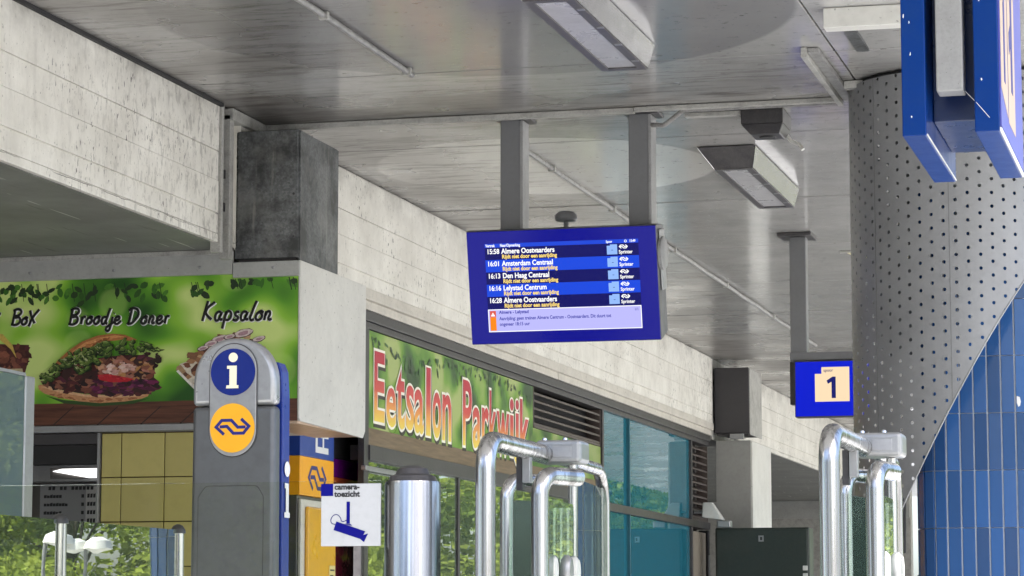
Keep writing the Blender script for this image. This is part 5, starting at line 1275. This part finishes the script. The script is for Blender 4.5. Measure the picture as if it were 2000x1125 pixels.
protos = [tree('tree', 11, 8.5, 3.0, 1.2, M_LEAF[0], 'leafy green tree in the row mirrored by the glass', 'tree', 'trees outside the station'),
          tree('tree', 12, 9.5, 3.2, 1.5, M_LEAF[1], 'leafy green tree in the row mirrored by the glass', 'tree', 'trees outside the station'),
          tree('shrub', 13, 3.6, 2.2, 0.4, M_LEAF[2], 'fresh green rounded shrub in the row mirrored by the glass', 'shrub', 'shrubs outside the station', 7000)]
spots = [(0, 4.6, 66), (1, 8.0, 63), (0, 10.8, 60), (1, 13.8, 57.5), (0, 16.6, 55), (1, 19.6, 53), (0, 22.8, 51), (1, 26, 49), (0, 29.5, 47), (1, 6.0, 72), (0, 12, 66), (1, 18, 61), (0, 24, 57),
         (2, 4.2, 61), (2, 7.2, 58.5), (2, 10.0, 56.2), (2, 13.0, 54), (2, 15.8, 52), (2, 18.6, 50), (2, 21.4, 48.5), (2, 24.4, 46.5)]
random.seed(21)
spots += [(1, 3.4, 76), (0, 9.4, 74), (1, 15.5, 70), (0, 21.5, 66), (1, 28, 61), (1, 33, 52), (1, 8.5, 82), (1, 16, 78), (1, 24, 72), (1, 31, 66), (2, 5.6, 63.5), (2, 8.8, 61), (2, 11.6, 59), (2, 14.6, 57), (2, 17.6, 54.5), (2, 20.4, 52.4), (2, 23.6, 50)]
spots += [(0, -14, -24), (1, -7, -30), (1, 2, -27), (0, 9, -22), (1, 15, -28), (0, -22, -12), (1, 20, -6), (0, 24, 8)]  # trees added out of view to vary the steel reflections
seen = set()
for kx, x, y in spots:
    o = protos[kx]
    if kx in seen: o = copy_tree(protos[kx])
    seen.add(kx); o.location = (x, y, 0); o.rotation_euler = (0, 0, random.uniform(0, 6.28)); s_ = random.uniform(0.88, 1.15); o.scale = (s_, s_, s_)
    if y < 20: o['label'] = 'leafy tree added out of view for the reflections in the steel tubes'; o['group'] = 'added trees out of view'
def street_lamp(x, y, h, label, twin=False):
    t = thing('street_lamp', label, 'street lamp', (x, y, 0), 'street lamps outside the station')
    MB().tube([(x, y, 0), (x, y, h - 0.08)], 0.04, 10, r1=0.03).obj('pole', M_POST, t, smooth=True)
    for s in ((-1, 1) if twin else (-1,)):
        MB().lathe(x + s * 0.22, y, [(0.05, h - 0.16), (0.24, h - 0.10), (0.20, h + 0.02), (0.08, h + 0.08)], 20).obj('lamp_head', M_WHITE, t, smooth=True)
        MB().tube([(x, y, h - 0.10), (x + s * 0.18, y, h - 0.06)], 0.025, 6).obj('arm', M_POSTL, t)
street_lamp(11.4, 40.4, 2.85, 'single headed street lamp mirrored left of the yellow tiles')
street_lamp(12.6, 40.2, 3.0, 'twin headed street lamp mirrored behind the nearer slim post', True)
street_lamp(13.2, 40.0, 3.1, 'single headed street lamp mirrored at the lower left corner')

t = thing('added_building', 'brick block added out of view for the reflections in the steel tubes', 'building', (-12, -34, 0))  # building added behind the viewer to give the steel reflections contrast
MB().box(-34, -6, -40, -34, 0, 12).obj('wall', paint('brick_facade', srgb(120, 84, 68), 0.8, 0.3, scale=3), t)
MB().box(-34.4, -5.6, -40.4, -33.6, 12, 12.5).obj('roof_edge', M_DARK, t)
for i in range(9):
    for j in range(3):
        x_ = -32.6 + i * 3.0; z_ = 1.2 + j * 3.7
        f_ = MB().box(x_, x_ + 1.7, -34.02, -33.95, z_, z_ + 2.1).obj('window', M_WHITE, t)
        MB().box(x_ + 0.12, x_ + 1.58, -33.949, -33.93, z_ + 0.12, z_ + 1.98).obj('pane', M_GTEAL, f_, local=False)

for (x_, y_) in ((-7.5, -3.5), (-3.2, -5.0), (1.8, -4.6), (5.5, -1.0), (7.0, 5.0)):  # unseen columns added to put dark stripes into the steel reflections
    t = thing('added_column', 'round column added unseen behind the viewer for dark stripes in the steel tubes', 'column', (x_, y_, 0), 'added columns behind the viewer')
    MB().lathe(x_, y_, [(0.55, 0), (0.55, 0.06), (0.42, 0.10), (0.42, 4.4), (0.55, 4.6), (0.55, 4.8)], 24).obj('shaft', M_DGALV, t, smooth=True)
